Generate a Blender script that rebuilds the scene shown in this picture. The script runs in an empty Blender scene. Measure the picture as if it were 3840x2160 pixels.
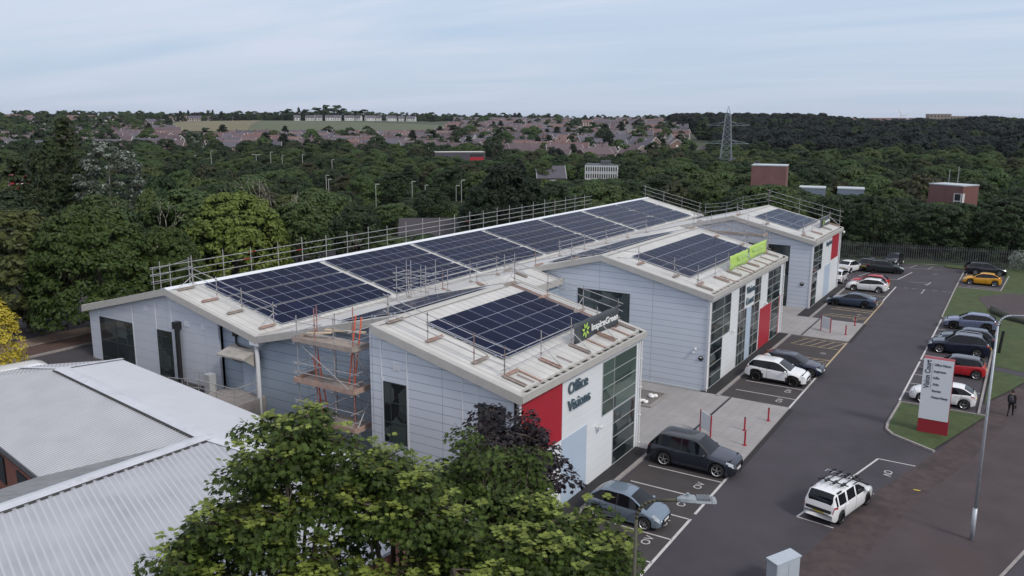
import bpy, math, random
from mathutils import Vector, Matrix, noise
R=math.radians; PI=math.pi
SC=bpy.context.scene; COL=SC.collection
rnd=random.Random(7)
# ---------------------------------------------------------------- camera
CAM=Vector((18.243,-55.086,18.92))
def make_camera():
    cd=bpy.data.cameras.new('camera'); co=bpy.data.objects.new('camera',cd); COL.objects.link(co)
    yaw,pit,rol=R(32.087),R(11.444),R(0.242)
    f=Vector((-math.sin(yaw)*math.cos(pit),math.cos(yaw)*math.cos(pit),-math.sin(pit)))
    r=Vector((math.cos(yaw),math.sin(yaw),0)); u=r.cross(f)
    r2=r*math.cos(rol)+u*math.sin(rol); u2=-r*math.sin(rol)+u*math.cos(rol)
    m=Matrix((r2,u2,-f)).transposed().to_4x4(); m.translation=CAM
    co.matrix_world=m; cd.sensor_width=36; cd.lens=3103.4/3840*36; cd.clip_start=.5; cd.clip_end=20000
    SC.camera=co
make_camera()
# ---------------------------------------------------------------- world and sun
SUN_EL=42; SUN_DIR=Vector((1,-.28,0)).normalized()
def make_world():
    w=bpy.data.worlds.new('World'); SC.world=w; w.use_nodes=True; nt=w.node_tree; N=nt.nodes; L=nt.links
    N.clear(); out=N.new('ShaderNodeOutputWorld'); bg=N.new('ShaderNodeBackground'); L.new(bg.outputs[0],out.inputs[0])
    sky=N.new('ShaderNodeTexSky'); sky.sky_type='NISHITA'; sky.sun_disc=False
    sky.sun_elevation=R(SUN_EL); sky.sun_rotation=math.atan2(SUN_DIR.x,SUN_DIR.y); sky.air_density=1.0; sky.dust_density=1.5; sky.ozone_density=1.5
    tc=N.new('ShaderNodeTexCoord'); sep=N.new('ShaderNodeSeparateXYZ'); L.new(tc.outputs['Generated'],sep.inputs[0])
    # thin cloud deck: noise laid on a plane overhead (x/z, y/z)
    mx=N.new('ShaderNodeMath'); mx.operation='MAXIMUM'; mx.inputs[1].default_value=.0; L.new(sep.outputs[2],mx.inputs[0])
    ad=N.new('ShaderNodeMath'); ad.operation='ADD'; ad.inputs[1].default_value=.06; L.new(mx.outputs[0],ad.inputs[0])
    cx=N.new('ShaderNodeMath'); cx.operation='DIVIDE'; L.new(sep.outputs[0],cx.inputs[0]); L.new(ad.outputs[0],cx.inputs[1])
    cy=N.new('ShaderNodeMath'); cy.operation='DIVIDE'; L.new(sep.outputs[1],cy.inputs[0]); L.new(ad.outputs[0],cy.inputs[1])
    cb=N.new('ShaderNodeCombineXYZ'); L.new(cx.outputs[0],cb.inputs[0]); L.new(cy.outputs[0],cb.inputs[1])
    mp=N.new('ShaderNodeMapping'); mp.inputs['Rotation'].default_value=(0,0,R(32)); mp.inputs['Scale'].default_value=(.2,.5,1); L.new(cb.outputs[0],mp.inputs[0])
    nz=N.new('ShaderNodeTexNoise'); nz.inputs['Scale'].default_value=1.1; nz.inputs['Detail'].default_value=6; nz.inputs['Roughness'].default_value=.55; nz.inputs['Distortion'].default_value=.6
    L.new(mp.outputs[0],nz.inputs['Vector'])
    rp=N.new('ShaderNodeMapRange'); rp.inputs[1].default_value=.36; rp.inputs[2].default_value=.66; L.new(nz.outputs[0],rp.inputs[0])
    # cloud cover also grows with height above the horizon
    hr=N.new('ShaderNodeMapRange'); hr.inputs[1].default_value=.0; hr.inputs[2].default_value=.3; hr.inputs[3].default_value=.15; hr.inputs[4].default_value=1; L.new(sep.outputs[2],hr.inputs[0])
    ml=N.new('ShaderNodeMath'); ml.operation='MULTIPLY'; L.new(rp.outputs[0],ml.inputs[0]); L.new(hr.outputs[0],ml.inputs[1])
    gr=N.new('ShaderNodeValToRGB'); L.new(sep.outputs[2],gr.inputs[0])
    e=gr.color_ramp.elements; e[0].position=0; e[0].color=(.47,.545,.67,1); e[1].position=.5; e[1].color=(.60,.66,.78,1)
    k=gr.color_ramp.elements.new(.12); k.color=(.43,.55,.71,1); k=gr.color_ramp.elements.new(.25); k.color=(.47,.575,.73,1)
    ms=N.new('ShaderNodeMix'); ms.data_type='RGBA'; ms.blend_type='MIX'; ms.inputs[0].default_value=.93
    sc=N.new('ShaderNodeVectorMath'); sc.operation='SCALE'; sc.inputs[3].default_value=.1; L.new(sky.outputs[0],sc.inputs[0])
    L.new(sc.outputs[0],ms.inputs[6]); L.new(gr.outputs[0],ms.inputs[7])
    mc=N.new('ShaderNodeMix'); mc.data_type='RGBA'; L.new(ml.outputs[0],mc.inputs[0]); L.new(ms.outputs[2],mc.inputs[6]); mc.inputs[7].default_value=(.74,.73,.81,1)
    s2=N.new('ShaderNodeVectorMath'); s2.operation='SCALE'; s2.inputs[3].default_value=10; L.new(mc.outputs[2],s2.inputs[0])
    L.new(s2.outputs[0],bg.inputs[0]); bg.inputs[1].default_value=.1
make_world()
sl=bpy.data.lights.new('sun','SUN'); sl.energy=1.8; sl.angle=R(11); sl.color=(1,.93,.84)
so=bpy.data.objects.new('sun',sl); COL.objects.link(so)
sd=Vector((SUN_DIR.x*math.cos(R(SUN_EL)),SUN_DIR.y*math.cos(R(SUN_EL)),math.sin(R(SUN_EL))))
so.rotation_euler=sd.to_track_quat('Z','Y').to_euler()
SC.view_settings.view_transform='Standard'; SC.view_settings.look='None'; SC.view_settings.exposure=0.2; SC.view_settings.gamma=1
SC.render.engine='CYCLES'
# ---------------------------------------------------------------- materials
M={}
def nt_of(name):
    m=bpy.data.materials.new(name); m.use_nodes=True; return m,m.node_tree.nodes,m.node_tree.links,m.node_tree.nodes['Principled BSDF']
def mat(name,col,rough=.6,metal=0,var=0,scale=3,bump=0,spec=None,island=0,coat=0,stain=None,detail=5,objrand=0,sub=0):
    """plain procedural material; var: noise mottling of the colour; island: per-leaf variation; stain: second colour in patches"""
    if name in M: return M[name]
    m,N,L,b=nt_of(name); b.inputs['Roughness'].default_value=rough; b.inputs['Metallic'].default_value=metal
    if spec is not None: b.inputs['Specular IOR Level'].default_value=spec
    if coat: b.inputs['Coat Weight'].default_value=coat; b.inputs['Coat Roughness'].default_value=.06
    b.inputs['Base Color'].default_value=(*col,1)
    last=None
    if var or bump or stain:
        tc=N.new('ShaderNodeTexCoord'); nz=N.new('ShaderNodeTexNoise'); nz.inputs['Scale'].default_value=scale; nz.inputs['Detail'].default_value=detail; nz.inputs['Roughness'].default_value=.6
        L.new(tc.outputs['Object'],nz.inputs['Vector'])
    if var or island or objrand:
        hs=N.new('ShaderNodeHueSaturation'); hs.inputs['Color'].default_value=(*col,1); src=None
        def add(out,amt,cen=1.0):
            nonlocal src
            mr=N.new('ShaderNodeMapRange'); mr.inputs[3].default_value=-amt; mr.inputs[4].default_value=amt; L.new(out,mr.inputs[0])
            if src is None:
                a=N.new('ShaderNodeMath'); a.operation='ADD'; a.inputs[1].default_value=1; L.new(mr.outputs[0],a.inputs[0]); src=a.outputs[0]
            else:
                a=N.new('ShaderNodeMath'); a.operation='ADD'; L.new(src,a.inputs[0]); L.new(mr.outputs[0],a.inputs[1]); src=a.outputs[0]
        if var:
            m2=N.new('ShaderNodeMapRange'); m2.inputs[1].default_value=.3; m2.inputs[2].default_value=.7; L.new(nz.outputs[0],m2.inputs[0]); add(m2.outputs[0],var)
        if island:
            g=N.new('ShaderNodeNewGeometry'); add(g.outputs['Random Per Island'],island)
        if objrand:
            oi=N.new('ShaderNodeObjectInfo'); add(oi.outputs['Random'],objrand)
            mh=N.new('ShaderNodeMapRange'); mh.inputs[3].default_value=.485; mh.inputs[4].default_value=.515; L.new(oi.outputs['Random'],mh.inputs[0]); L.new(mh.outputs[0],hs.inputs['Hue'])
        L.new(src,hs.inputs['Value']); last=hs.outputs[0]; L.new(last,b.inputs['Base Color'])
    if stain:
        n2=N.new('ShaderNodeTexNoise'); n2.inputs['Scale'].default_value=stain[1]; n2.inputs['Detail'].default_value=6; n2.inputs['Roughness'].default_value=.65; L.new(tc.outputs['Object'],n2.inputs['Vector'])
        r2=N.new('ShaderNodeMapRange'); r2.inputs[1].default_value=stain[2]; r2.inputs[2].default_value=stain[2]+.15; r2.inputs[4].default_value=stain[3]; L.new(n2.outputs[0],r2.inputs[0])
        mx=N.new('ShaderNodeMix'); mx.data_type='RGBA'; L.new(r2.outputs[0],mx.inputs[0]); mx.inputs[7].default_value=(*stain[0],1)
        if last: L.new(last,mx.inputs[6])
        else: mx.inputs[6].default_value=(*col,1)
        L.new(mx.outputs[2],b.inputs['Base Color'])
    if bump:
        bp=N.new('ShaderNodeBump'); bp.inputs['Strength'].default_value=bump; bp.inputs['Distance'].default_value=.02; L.new(nz.outputs[0],bp.inputs['Height']); L.new(bp.outputs[0],b.inputs['Normal'])
    M[name]=m; return m
def lines_mat(name,col,groove,spacing,axis=2,width=.03,rough=.45,phase=0,spec=.5,metal=0,vjoint=0,vaxis=0,mottle=.05,soft=.25,bump=.5):
    """sheet material with grooves every `spacing` metres along an axis (0,1,2 of object space), optional joints across"""
    m,N,L,b=nt_of(name); b.inputs['Roughness'].default_value=rough; b.inputs['Metallic'].default_value=metal; b.inputs['Specular IOR Level'].default_value=spec
    tc=N.new('ShaderNodeTexCoord'); sp=N.new('ShaderNodeSeparateXYZ'); L.new(tc.outputs['Object'],sp.inputs[0])
    def groovef(out,s,ph,w):
        a=N.new('ShaderNodeMath'); a.operation='MULTIPLY_ADD'; a.inputs[1].default_value=1/s; a.inputs[2].default_value=ph; L.new(out,a.inputs[0])
        f=N.new('ShaderNodeMath'); f.operation='FRACT'; L.new(a.outputs[0],f.inputs[0])
        r=N.new('ShaderNodeMapRange'); r.inputs[1].default_value=w/s; r.inputs[2].default_value=w/s*(1+soft); r.inputs[3].default_value=1; r.inputs[4].default_value=0; L.new(f.outputs[0],r.inputs[0]); return r.outputs[0]
    g=groovef(sp.outputs[axis],spacing,phase,width)
    if vjoint:
        g2=groovef(sp.outputs[vaxis],vjoint,.13,width); mxx=N.new('ShaderNodeMath'); mxx.operation='MAXIMUM'; L.new(g,mxx.inputs[0]); L.new(g2,mxx.inputs[1]); g=mxx.outputs[0]
    nz=N.new('ShaderNodeTexNoise'); nz.inputs['Scale'].default_value=.6; nz.inputs['Detail'].default_value=6; L.new(tc.outputs['Object'],nz.inputs['Vector'])
    mr=N.new('ShaderNodeMapRange'); mr.inputs[1].default_value=.3; mr.inputs[2].default_value=.7; mr.inputs[3].default_value=1-mottle; mr.inputs[4].default_value=1+mottle; L.new(nz.outputs[0],mr.inputs[0])
    hs=N.new('ShaderNodeHueSaturation'); hs.inputs['Color'].default_value=(*col,1); L.new(mr.outputs[0],hs.inputs['Value'])
    mx=N.new('ShaderNodeMix'); mx.data_type='RGBA'; L.new(g,mx.inputs[0]); L.new(hs.outputs[0],mx.inputs[6]); mx.inputs[7].default_value=(*groove,1); L.new(mx.outputs[2],b.inputs['Base Color'])
    bp=N.new('ShaderNodeBump'); bp.invert=True; bp.inputs['Strength'].default_value=bump; bp.inputs['Distance'].default_value=.02; L.new(g,bp.inputs['Height']); L.new(bp.outputs[0],b.inputs['Normal'])
    M[name]=m; return m
def glass_mat(name,col=(.01,.014,.016),tint=(.05,.07,.07),scale=.8,rough=.05,spec=.8):
    m,N,L,b=nt_of(name); b.inputs['Roughness'].default_value=rough; b.inputs['Specular IOR Level'].default_value=spec
    tc=N.new('ShaderNodeTexCoord'); v=N.new('ShaderNodeTexVoronoi'); v.inputs['Scale'].default_value=scale; v.distance='CHEBYCHEV'; L.new(tc.outputs['Object'],v.inputs['Vector'])
    r=N.new('ShaderNodeValToRGB'); e=r.color_ramp.elements; e[0].color=(*col,1); e[1].color=(*tint,1); e[0].position=.35; e[1].position=.9
    s=N.new('ShaderNodeSeparateColor'); L.new(v.outputs['Color'],s.inputs[0]); L.new(s.outputs[0],r.inputs[0]); L.new(r.outputs[0],b.inputs['Base Color'])
    M[name]=m; return m
# ---------------------------------------------------------------- object helpers
WL={}
class MB:
    def __init__(s): s.v=[]; s.f=[]; s.m=[]
    def add(s,vs,fs,mi=0):
        n=len(s.v); s.v+=[tuple(v) for v in vs]; s.f+=[tuple(i+n for i in f) for f in fs]; s.m+=[mi]*len(fs); return s
    def quad(s,a,b,c,d,mi=0): return s.add([a,b,c,d],[(0,1,2,3)],mi)
    def poly(s,pts,mi=0): return s.add(pts,[tuple(range(len(pts)))],mi)
    def box(s,x0,x1,y0,y1,z0,z1,mi=0):
        return s.add([(x0,y0,z0),(x1,y0,z0),(x1,y1,z0),(x0,y1,z0),(x0,y0,z1),(x1,y0,z1),(x1,y1,z1),(x0,y1,z1)],
            [(0,3,2,1),(4,5,6,7),(0,1,5,4),(1,2,6,5),(2,3,7,6),(3,0,4,7)],mi)
    def cbox(s,c,sx,sy,sz,mi=0,rz=0,rx=0,ry=0):
        m=Matrix.Rotation(rz,3,'Z')@Matrix.Rotation(ry,3,'Y')@Matrix.Rotation(rx,3,'X'); c=Vector(c)
        vs=[c+m@Vector((a*sx/2,b*sy/2,d*sz/2)) for d in(-1,1) for a,b in((-1,-1),(1,-1),(1,1),(-1,1))]
        return s.add(vs,[(0,3,2,1),(4,5,6,7),(0,1,5,4),(1,2,6,5),(2,3,7,6),(3,0,4,7)],mi)
    def prism(s,poly,ext,mi=0):
        """poly: 3d points (planar loop), ext: extrusion vector"""
        n=len(poly); e=Vector(ext); P=[Vector(p) for p in poly]
        fs=[tuple(range(n))[::-1],tuple(range(n,2*n))]+[(i,(i+1)%n,n+(i+1)%n,n+i) for i in range(n)]
        return s.add(P+[p+e for p in P],fs,mi)
    def tube(s,p,q,r,n=6,mi=0,r2=None,cap=True):
        p=Vector(p);q=Vector(q);d=(q-p)
        if d.length<1e-6: return s
        d.normalize(); a=d.orthogonal().normalized(); b=d.cross(a); r2=r if r2 is None else r2
        vs=[]
        for o,rr in((p,r),(q,r2)):
            for i in range(n):
                t=2*PI*i/n; vs.append(o+a*math.cos(t)*rr+b*math.sin(t)*rr)
        fs=[(i,(i+1)%n,n+(i+1)%n,n+i) for i in range(n)]
        if cap: fs+=[tuple(range(n))[::-1],tuple(range(n,2*n))]
        return s.add(vs,fs,mi)
    def path(s,pts,r,n=6,mi=0):
        for i in range(len(pts)-1): s.tube(pts[i],pts[i+1],r if not isinstance(r,(list,tuple)) else r[i],n,mi,r2=r if not isinstance(r,(list,tuple)) else r[i+1])
        return s
    def ball(s,c,rx,ry,rz,nu=10,nv=6,mi=0,rot=None):
        c=Vector(c); vs=[];fs=[]
        for j in range(nv+1):
            ph=PI*j/nv
            for i in range(nu):
                t=2*PI*i/nu; v=Vector((rx*math.sin(ph)*math.cos(t),ry*math.sin(ph)*math.sin(t),rz*math.cos(ph)))
                if rot: v=rot@v
                vs.append(c+v)
        for j in range(nv):
            for i in range(nu): fs.append((j*nu+i,(j+1)*nu+i,(j+1)*nu+(i+1)%nu,j*nu+(i+1)%nu))
        return s.add(vs,fs,mi)
    def mesh(s,name,mats,smooth=False,off=(0,0,0)):
        me=bpy.data.meshes.new(name); ox,oy,oz=off
        me.from_pydata([(x-ox,y-oy,z-oz) for x,y,z in s.v],[],s.f)
        for m in (mats if isinstance(mats,(list,tuple)) else [mats]): me.materials.append(m)
        if any(s.m): me.polygons.foreach_set('material_index',s.m)
        if smooth: me.polygons.foreach_set('use_smooth',[True]*len(s.f))
        me.update(); return me
    def build(s,name,mats,parent=None,smooth=False,base=None,**tags):
        off=base if base is not None else (WL[parent.name] if parent else (0,0,0))
        o=bpy.data.objects.new(name,s.mesh(name,mats,smooth,off)); COL.objects.link(o)
        if parent:
            o.parent=parent
            if base is not None: o.location=Vector(base)-Vector(WL[parent.name])
        elif base is not None: o.location=base
        WL[o.name]=tuple(off); 
        for k,v in tags.items(): o[k]=v
        return o
def thing(name,loc,label,cat,group=None,rz=0):
    o=bpy.data.objects.new(name,None); COL.objects.link(o); o.location=loc; o.rotation_euler=(0,0,rz); o.empty_display_size=.3
    o['label']=label; o['category']=cat
    if group: o['group']=group
    WL[o.name]=tuple(loc); return o
def kids(o): return [c for c in ALLCH.get(o.name,[])]
ALLCH={}
def copy_tree(o,parent=None):
    c=o.copy(); COL.objects.link(c); c.parent=parent
    for ch in o.children: copy_tree(ch,c)
    return c
def struct(o): o['kind']='structure'; return o
def text_mesh(txt,size,ext=.01,font_off=0):
    cu=bpy.data.curves.new('t','FONT'); cu.body=txt; cu.size=size; cu.extrude=ext; cu.offset=font_off; cu.align_x='LEFT'; cu.resolution_u=3
    o=bpy.data.objects.new('t',cu); COL.objects.link(o); dg=bpy.context.evaluated_depsgraph_get(); me=bpy.data.meshes.new_from_object(o.evaluated_get(dg))
    vs=[v.co.copy() for v in me.vertices]; fs=[tuple(p.vertices) for p in me.polygons]
    bpy.data.objects.remove(o); bpy.data.curves.remove(cu); bpy.data.meshes.remove(me); return vs,fs
def text(mb,txt,origin,ux,uy,size,ext=.01,mi=0,bold=0,width=None):
    """lay text: origin = left end of baseline, ux reading direction, uy up direction"""
    vs,fs=text_mesh(txt,size,ext,bold); ux=Vector(ux).normalized(); uy=Vector(uy).normalized(); un=ux.cross(uy); o=Vector(origin)
    sx=1
    if width: w=max(v.x for v in vs)-min(v.x for v in vs); sx=width/w
    mb.add([o+ux*v.x*sx+uy*v.y+un*(v.z+ext) for v in vs],fs,mi)
# ---------------------------------------------------------------- palette
mat('asphalt',(.053,.047,.056),.9,var=.12,scale=.35,bump=.35,stain=((.037,.033,.040),.11,.50,.85),detail=9)
mat('asphalt_bay',(.050,.044,.046),.9,var=.14,scale=.7,bump=.3,stain=((.07,.06,.058),.25,.55,.5))
mat('asphalt_dark',(.022,.02,.022),.92,var=.15,scale=2,bump=.3)
mat('path_tarmac',(.058,.045,.048),.95,var=.16,scale=.5,bump=.4,stain=((.062,.043,.037),.22,.54,.6),detail=8)
mat('kerb',(.27,.25,.24),.85,var=.15,scale=3,bump=.2)
mat('paint',(.50,.49,.48),.7,var=.15,scale=6)
mat('paint_old',(.20,.19,.19),.8,var=.25,scale=5)
mat('paint_yellow',(.42,.33,.20),.75,var=.15,scale=6)
mat('grass',(.045,.068,.021),.95,var=.25,scale=1.2,bump=.8,stain=((.075,.085,.030),.35,.55,.7),detail=8)
mat('terrain',(.036,.050,.024),.95,var=.3,scale=.02,stain=((.05,.055,.03),.006,.5,.8))
mat('field',(.085,.105,.045),.95,var=.12,scale=.02,stain=((.17,.145,.075),.004,.52,.9))
lines_mat('paving',(.30,.29,.285),(.225,.215,.21),.6,0,.02,rough=.85,vjoint=.6,vaxis=1,mottle=.1,bump=.2,spec=.3)
lines_mat('clad_end',(.55,.60,.67),(.16,.19,.23),.44,2,.018,rough=.42,vjoint=4.3,vaxis=0,mottle=.03)
lines_mat('clad_end_wide',(.50,.535,.60),(.30,.34,.40),.62,2,.018,rough=.42,vjoint=3.7,vaxis=0,mottle=.03,bump=.3)
lines_mat('clad_recess_shaded',(.30,.37,.45),(.12,.15,.18),.6,2,.022,rough=.5,vjoint=4.1,vaxis=0,mottle=.05)  # recess walls: the dimmer light there is put into a darker cladding colour
lines_mat('clad_front',(.68,.71,.73),(.80,.83,.86),.46,2,.03,rough=.4,vjoint=0,mottle=.03,bump=.4)
lines_mat('roof_sheet',(.50,.495,.47),(.26,.26,.25),.62,1,.035,rough=.5,mottle=.12,bump=.6)
mat('trim',(.42,.41,.385),.55,var=.06,scale=2)
mat('trim_white',(.66,.69,.72),.45,var=.03,scale=2)
mat('trim_dirty',(.36,.34,.31),.65,var=.2,scale=2)
mat('gutter_dark',(.05,.048,.045),.8,var=.3,scale=6)
mat('red_panel',(.36,.018,.032),.45,var=.04,scale=1)
mat('blue_panel',(.42,.51,.62),.45,var=.04,scale=1)
mat('frame_dark',(.03,.04,.045),.5)
mat('frame_light',(.45,.47,.48),.4,metal=.2)
glass_mat('glass_office',(.010,.016,.018),(.060,.080,.078),.8)  # room tones, with pale grey-green reflections put into the tint
glass_mat('glass_blind',(.012,.035,.027),(.07,.11,.092),.35,rough=.08)
mat('steel',(.40,.40,.41),.45,metal=.4,var=.25,scale=3)
mat('steel_rust',(.27,.19,.17),.6,metal=.2,var=.3,scale=5)
mat('board',(.30,.255,.225),.85,var=.2,scale=3,bump=.2)
mat('board_pink',(.36,.25,.21),.85,var=.25,scale=4)
mat('board_new',(.50,.40,.28),.8,var=.1,scale=3)
mat('orange',(.75,.13,.04),.5,var=.1,scale=5)
mat('black',(.012,.012,.014),.5)
mat('rubber',(.012,.012,.012),.85)
mat('white_plastic',(.7,.7,.7),.4)
mat('brick',(.24,.10,.07),.85,var=.12,scale=1.5,bump=.3)
mat('letter',(.10,.15,.19),.4,metal=.3)
mat('red_post',(.33,.018,.035),.45)
mat('stone_white',(.8,.8,.78),.8,var=.05,scale=4)
mat('gravel',(.16,.15,.14),.95,var=.5,scale=30,bump=1)
S=.238
# ---------------------------------------------------------------- terrain
def lerp_tab(t,x):
    if x<=t[0][0]: return t[0][1]
    for (a,b),(c,d) in zip(t,t[1:]):
        if x<=c:
            k=(x-a)/(c-a); return b+(d-b)*k
    return t[-1][1]
def smooth(x): x=max(0,min(1,x)); return x*x*(3-2*x)
F_GEN=[(0,0),(85,0),(150,-6.5),(400,-6),(470,-2),(600,1),(800,4.5),(1000,10.5),(1300,16),(1600,16.5),(2000,16),(2600,13),(4000,0),(9000,-8)]
F_RIGHT=[(0,0),(140,0),(190,-5),(400,-5),(480,-2),(620,5),(800,13),(1100,15.5),(1500,15),(2200,14),(2600,12),(4000,0),(9000,-8)]
def terrain(x,y):
    dx=x-CAM.x; dy=y-CAM.y; d=math.hypot(dx,dy); az=math.degrees(math.atan2(-dx,dy))
    a=abs(az)
    w=smooth((27-az)/6) if az>-60 else 1
    z=lerp_tab(F_GEN,d)*(1-w)+lerp_tab(F_RIGHT,d)*w
    # crest of the hill with the white houses
    z+=1.0*math.exp(-((az-44)/4.5)**2)*smooth((d-900)/400)*(1-smooth((d-1700)/500))
    z+=2.5*noise.noise(Vector((x*.004,y*.004,0)))*smooth((d-450)/500)
    # raised ground on the left of the long building
    if d<150:
        up=smooth((-22-x)/4) if y>-62 else 0
        up*= smooth((y+75)/10)
        z=max(z,2.2*up*(1-smooth((d-90)/25))) if d<90 or x<-40 else z
    return z
def build_terrain():
    def axis(c,near,far,step,grow):
        out=[0.]; s=step
        while out[-1]<far:
            if out[-1]>near: s*=grow
            out.append(out[-1]+s)
        return sorted(set([c-v for v in out]+[c+v for v in out]))
    xs=axis(-10,130,9500,5,1.055); ys=axis(10,150,9500,5,1.055)
    mb=MB(); nx=len(xs)
    for y in ys:
        for x in xs: mb.v.append((x,y,terrain(x,y)-.05))
    for j in range(len(ys)-1):
        for i in range(nx-1): mb.f.append((j*nx+i,j*nx+i+1,(j+1)*nx+i+1,(j+1)*nx+i)); mb.m.append(0)
    struct(mb.build('ground',M['terrain'],smooth=True))
build_terrain()
def sheet(name,pts,z,m,label=None):
    o=MB().poly([(x,y,z) for x,y in pts]).build(name,M[m]); o['kind']='structure'; return o
# car park, paths and kerbs
sheet('car_park',[(1.05,-60),(30,-60),(30,0),(30,69.3),(-8,66.6),(-8,45.8),(1.05,45.8)],0,'asphalt')
b=MB()
for y0,y1 in ((-40,-12.2),(-.3,19.8),(27.9,46)): b.poly([(1.3,y0,.004),(5.8,y0,.004),(5.8,y1,.004),(1.3,y1,.004)])
struct(b.build('parking_bays',M['asphalt_bay']))
# dark tarmac strip along the fronts, kerb in front of it
b=MB()
for y0,y1 in ((-40,-12.2),(-.35,19.85),(27.6,46)): b.box(-.3,.92,y0,y1,-.05,.10)
struct(b.build('front_strip',M['asphalt_dark']))
b=MB()
for y0,y1 in ((-40,-12.2),(-.35,19.85),(27.6,46)): b.box(.92,1.12,y0,y1,-.05,.125)
b.box(.92,1.12,-.6,-.35,-.05,.13)
struct(b.build('kerb',M['kerb']))
# paved forecourts between the blocks
b=MB(); b.box(-12,5.95,-12.2,-.35,-.05,.09); b.box(-12,5.95,19.85,27.6,-.05,.09); b.box(-12,.0,27.6,31.4,-.05,.088)
struct(b.build('paved_forecourt',M['paving']))
b=MB(); b.box(1.9,2.05,-12.1,-.4,.09,.094); b.box(1.9,2.05,19.9,27.5,.09,.094)
struct(b.build('drain_channel',M['black']))
b=MB(); b.box(5.95,6.25,-12.2,-.35,.004,.008); b.box(5.95,6.25,19.85,27.6,.004,.008); struct(b.build('gutter_strip',M['asphalt_dark']))
# grass and kerbs on the right of the lane
def kerbline(mb,pts,w=.15,h=.12):
    for (x0,y0),(x1,y1) in zip(pts,pts[1:]):
        d=Vector((x1-x0,y1-y0,0)); n=Vector((-d.y,d.x,0)).normalized()*w; 
        mb.prism([(x0,y0,-.05),(x1,y1,-.05),(x1+n.x,y1+n.y,-.05),(x0+n.x,y0+n.y,-.05)],(0,0,h+.05))
g=MB()
tri=[(12.15,4.9),(12.05,.2),(12.15,-.9),(12.6,-1.7),(14.9,-3.25),(17.2,4.9)]
g.poly([(x,y,.11) for x,y in tri])
far=[(12.0,34.9),(11.8,53.0),(16.4,53.0),(17.3,67),(11.6,68),(11.8,69.6),(30,72),(60,72),(60,33),(17.5,33.5),(17.0,34.9)]
g.poly([(x,y,.10) for x,y in [(12.0,34.9),(11.85,52.6),(16.5,52.6),(16.5,34.9)]])
g.poly([(x,y,.10) for x,y in [(17.0,18.4),(40,10),(40,34.8),(17.0,34.8)]])
g.poly([(x,y,.098) for x,y in [(16.5,34.9),(16.5,70),(40,73),(40,34.9)]])
g.poly([(x,y,.102) for x,y in [(17.0,7.6),(17.35,9.0),(18.4,12.0),(19.25,14.9),(19.6,15.95),(17.0,17.0)]])
g.poly([(x,y,.102) for x,y in [(9.5,67.2),(16.5,65),(16.5,70),(9.3,69.4)]])
struct(g.build('grass_verge',M['grass']))
k=MB(); kerbline(k,[(12.0,5.05),(11.9,.2),(12.0,-1.0),(12.5,-1.85),(14.95,-3.45)],.16); kerbline(k,[(11.75,69),(11.75,53.0),(11.88,34.8)],.14); kerbline(k,[(12,52.85),(16.5,52.85)],.1); kerbline(k,[(16.85,5.0),(16.85,34.8)],.14); kerbline(k,[(16.4,53),(16.9,64)],.14)
kerbline(k,[(12.0,5.05),(17.2,5.05)],.1); kerbline(k,[(12,34.75),(17,34.75)],.1)
struct(k.build('kerb_edging',M['kerb']))
# reddish footpath on the right and the road beyond
pl=[(-2,-60),(9.4,-60),(10.2,-30),(11.4,-19.6),(13.0,-11.0),(15.1,-3.4),(17.0,5.2),(17.3,9.0),(18.4,12.0),(19.3,15.0),(26,20),(44,30),(44,10),(24,-5),(20.2,-12.2),(17.4,-22.5),(14.5,-34),(13,-60)]
sheet('footpath',pl,.012,'path_tarmac')
mat('path_dirt',(.058,.042,.041),.95,var=.3,scale=1.5,bump=.4,stain=((.034,.026,.028),.5,.5,.8),detail=9)
sheet('path_edge',[(9.4,-60),(10.2,-30),(11.4,-19.6),(13.0,-11.0),(15.1,-3.4),(17.0,5.2),(17.3,9.0),(18.4,12.0),(19.3,15.0),(20.6,14.6),(19.2,10),(18.6,5),(16.9,-3.6),(14.9,-11.2),(13.4,-19.8),(12.4,-30),(11.6,-60)],.0165,'path_dirt')
sheet('road',[(20.3,-12.0),(24.1,-4.8),(60,14),(60,-60),(13.1,-60),(14.6,-34),(17.5,-22.4)],.021,'asphalt')
k=MB(); kerbline(k,[(14.5,-34),(17.4,-22.5),(20.2,-12.2),(24,-5)],.13,.03); struct(k.build('road_edging',M['kerb']))
sheet('cross_path',[(17.0,18.3),(40,9.9),(40,9.6),(19.6,15.95),(17.0,17.0)],.106,'asphalt')
sheet('bend_path',[(14.3,47.2),(15.6,41.5),(17.2,38.3),(26,31),(60,28),(60,52),(24,53.5),(17,51.5)],.115,'path_tarmac')
# markings
b=MB()
def ln(x0,y0,x1,y1,w=.1,z=.008,mb=None):
    d=Vector((x1-x0,y1-y0,0)).normalized(); n=Vector((-d.y,d.x,0))*w/2
    (mb or b).quad((x0-n.x,y0-n.y,z),(x1-n.x,y1-n.y,z),(x1+n.x,y1+n.y,z),(x0+n.x,y0+n.y,z))
XB=5.9
ln(XB,-28.5,XB,-19.0,.14); ln(XB,-18.4,XB,-12.3,.14)
for y in (-23.8,-21.42,-19.06,-16.55,-14.12): ln(1.65,y,XB,y,.09)
ln(XB,-.55,XB,7.8,.14)
for y in (1.8,4.25,): ln(1.65,y,XB,y,.09)
ln(5.3,6.75,XB,6.75,.09)
for y in (39.8,42.6,44.9): ln(1.9,y,XB-.05,y,.08)
ln(XB-.1,39.8,XB-.05,49.3,.14); ln(5.35,54.5,6.2,61.0,.12); ln(2.0,53.2,5.3,54.4,.08); ln(.9,54.3,2.1,60,.08)
ln(11.97,5.6,12.0,16.9,.13); ln(12.0,17.5,12.0,34.0,.13)
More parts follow.
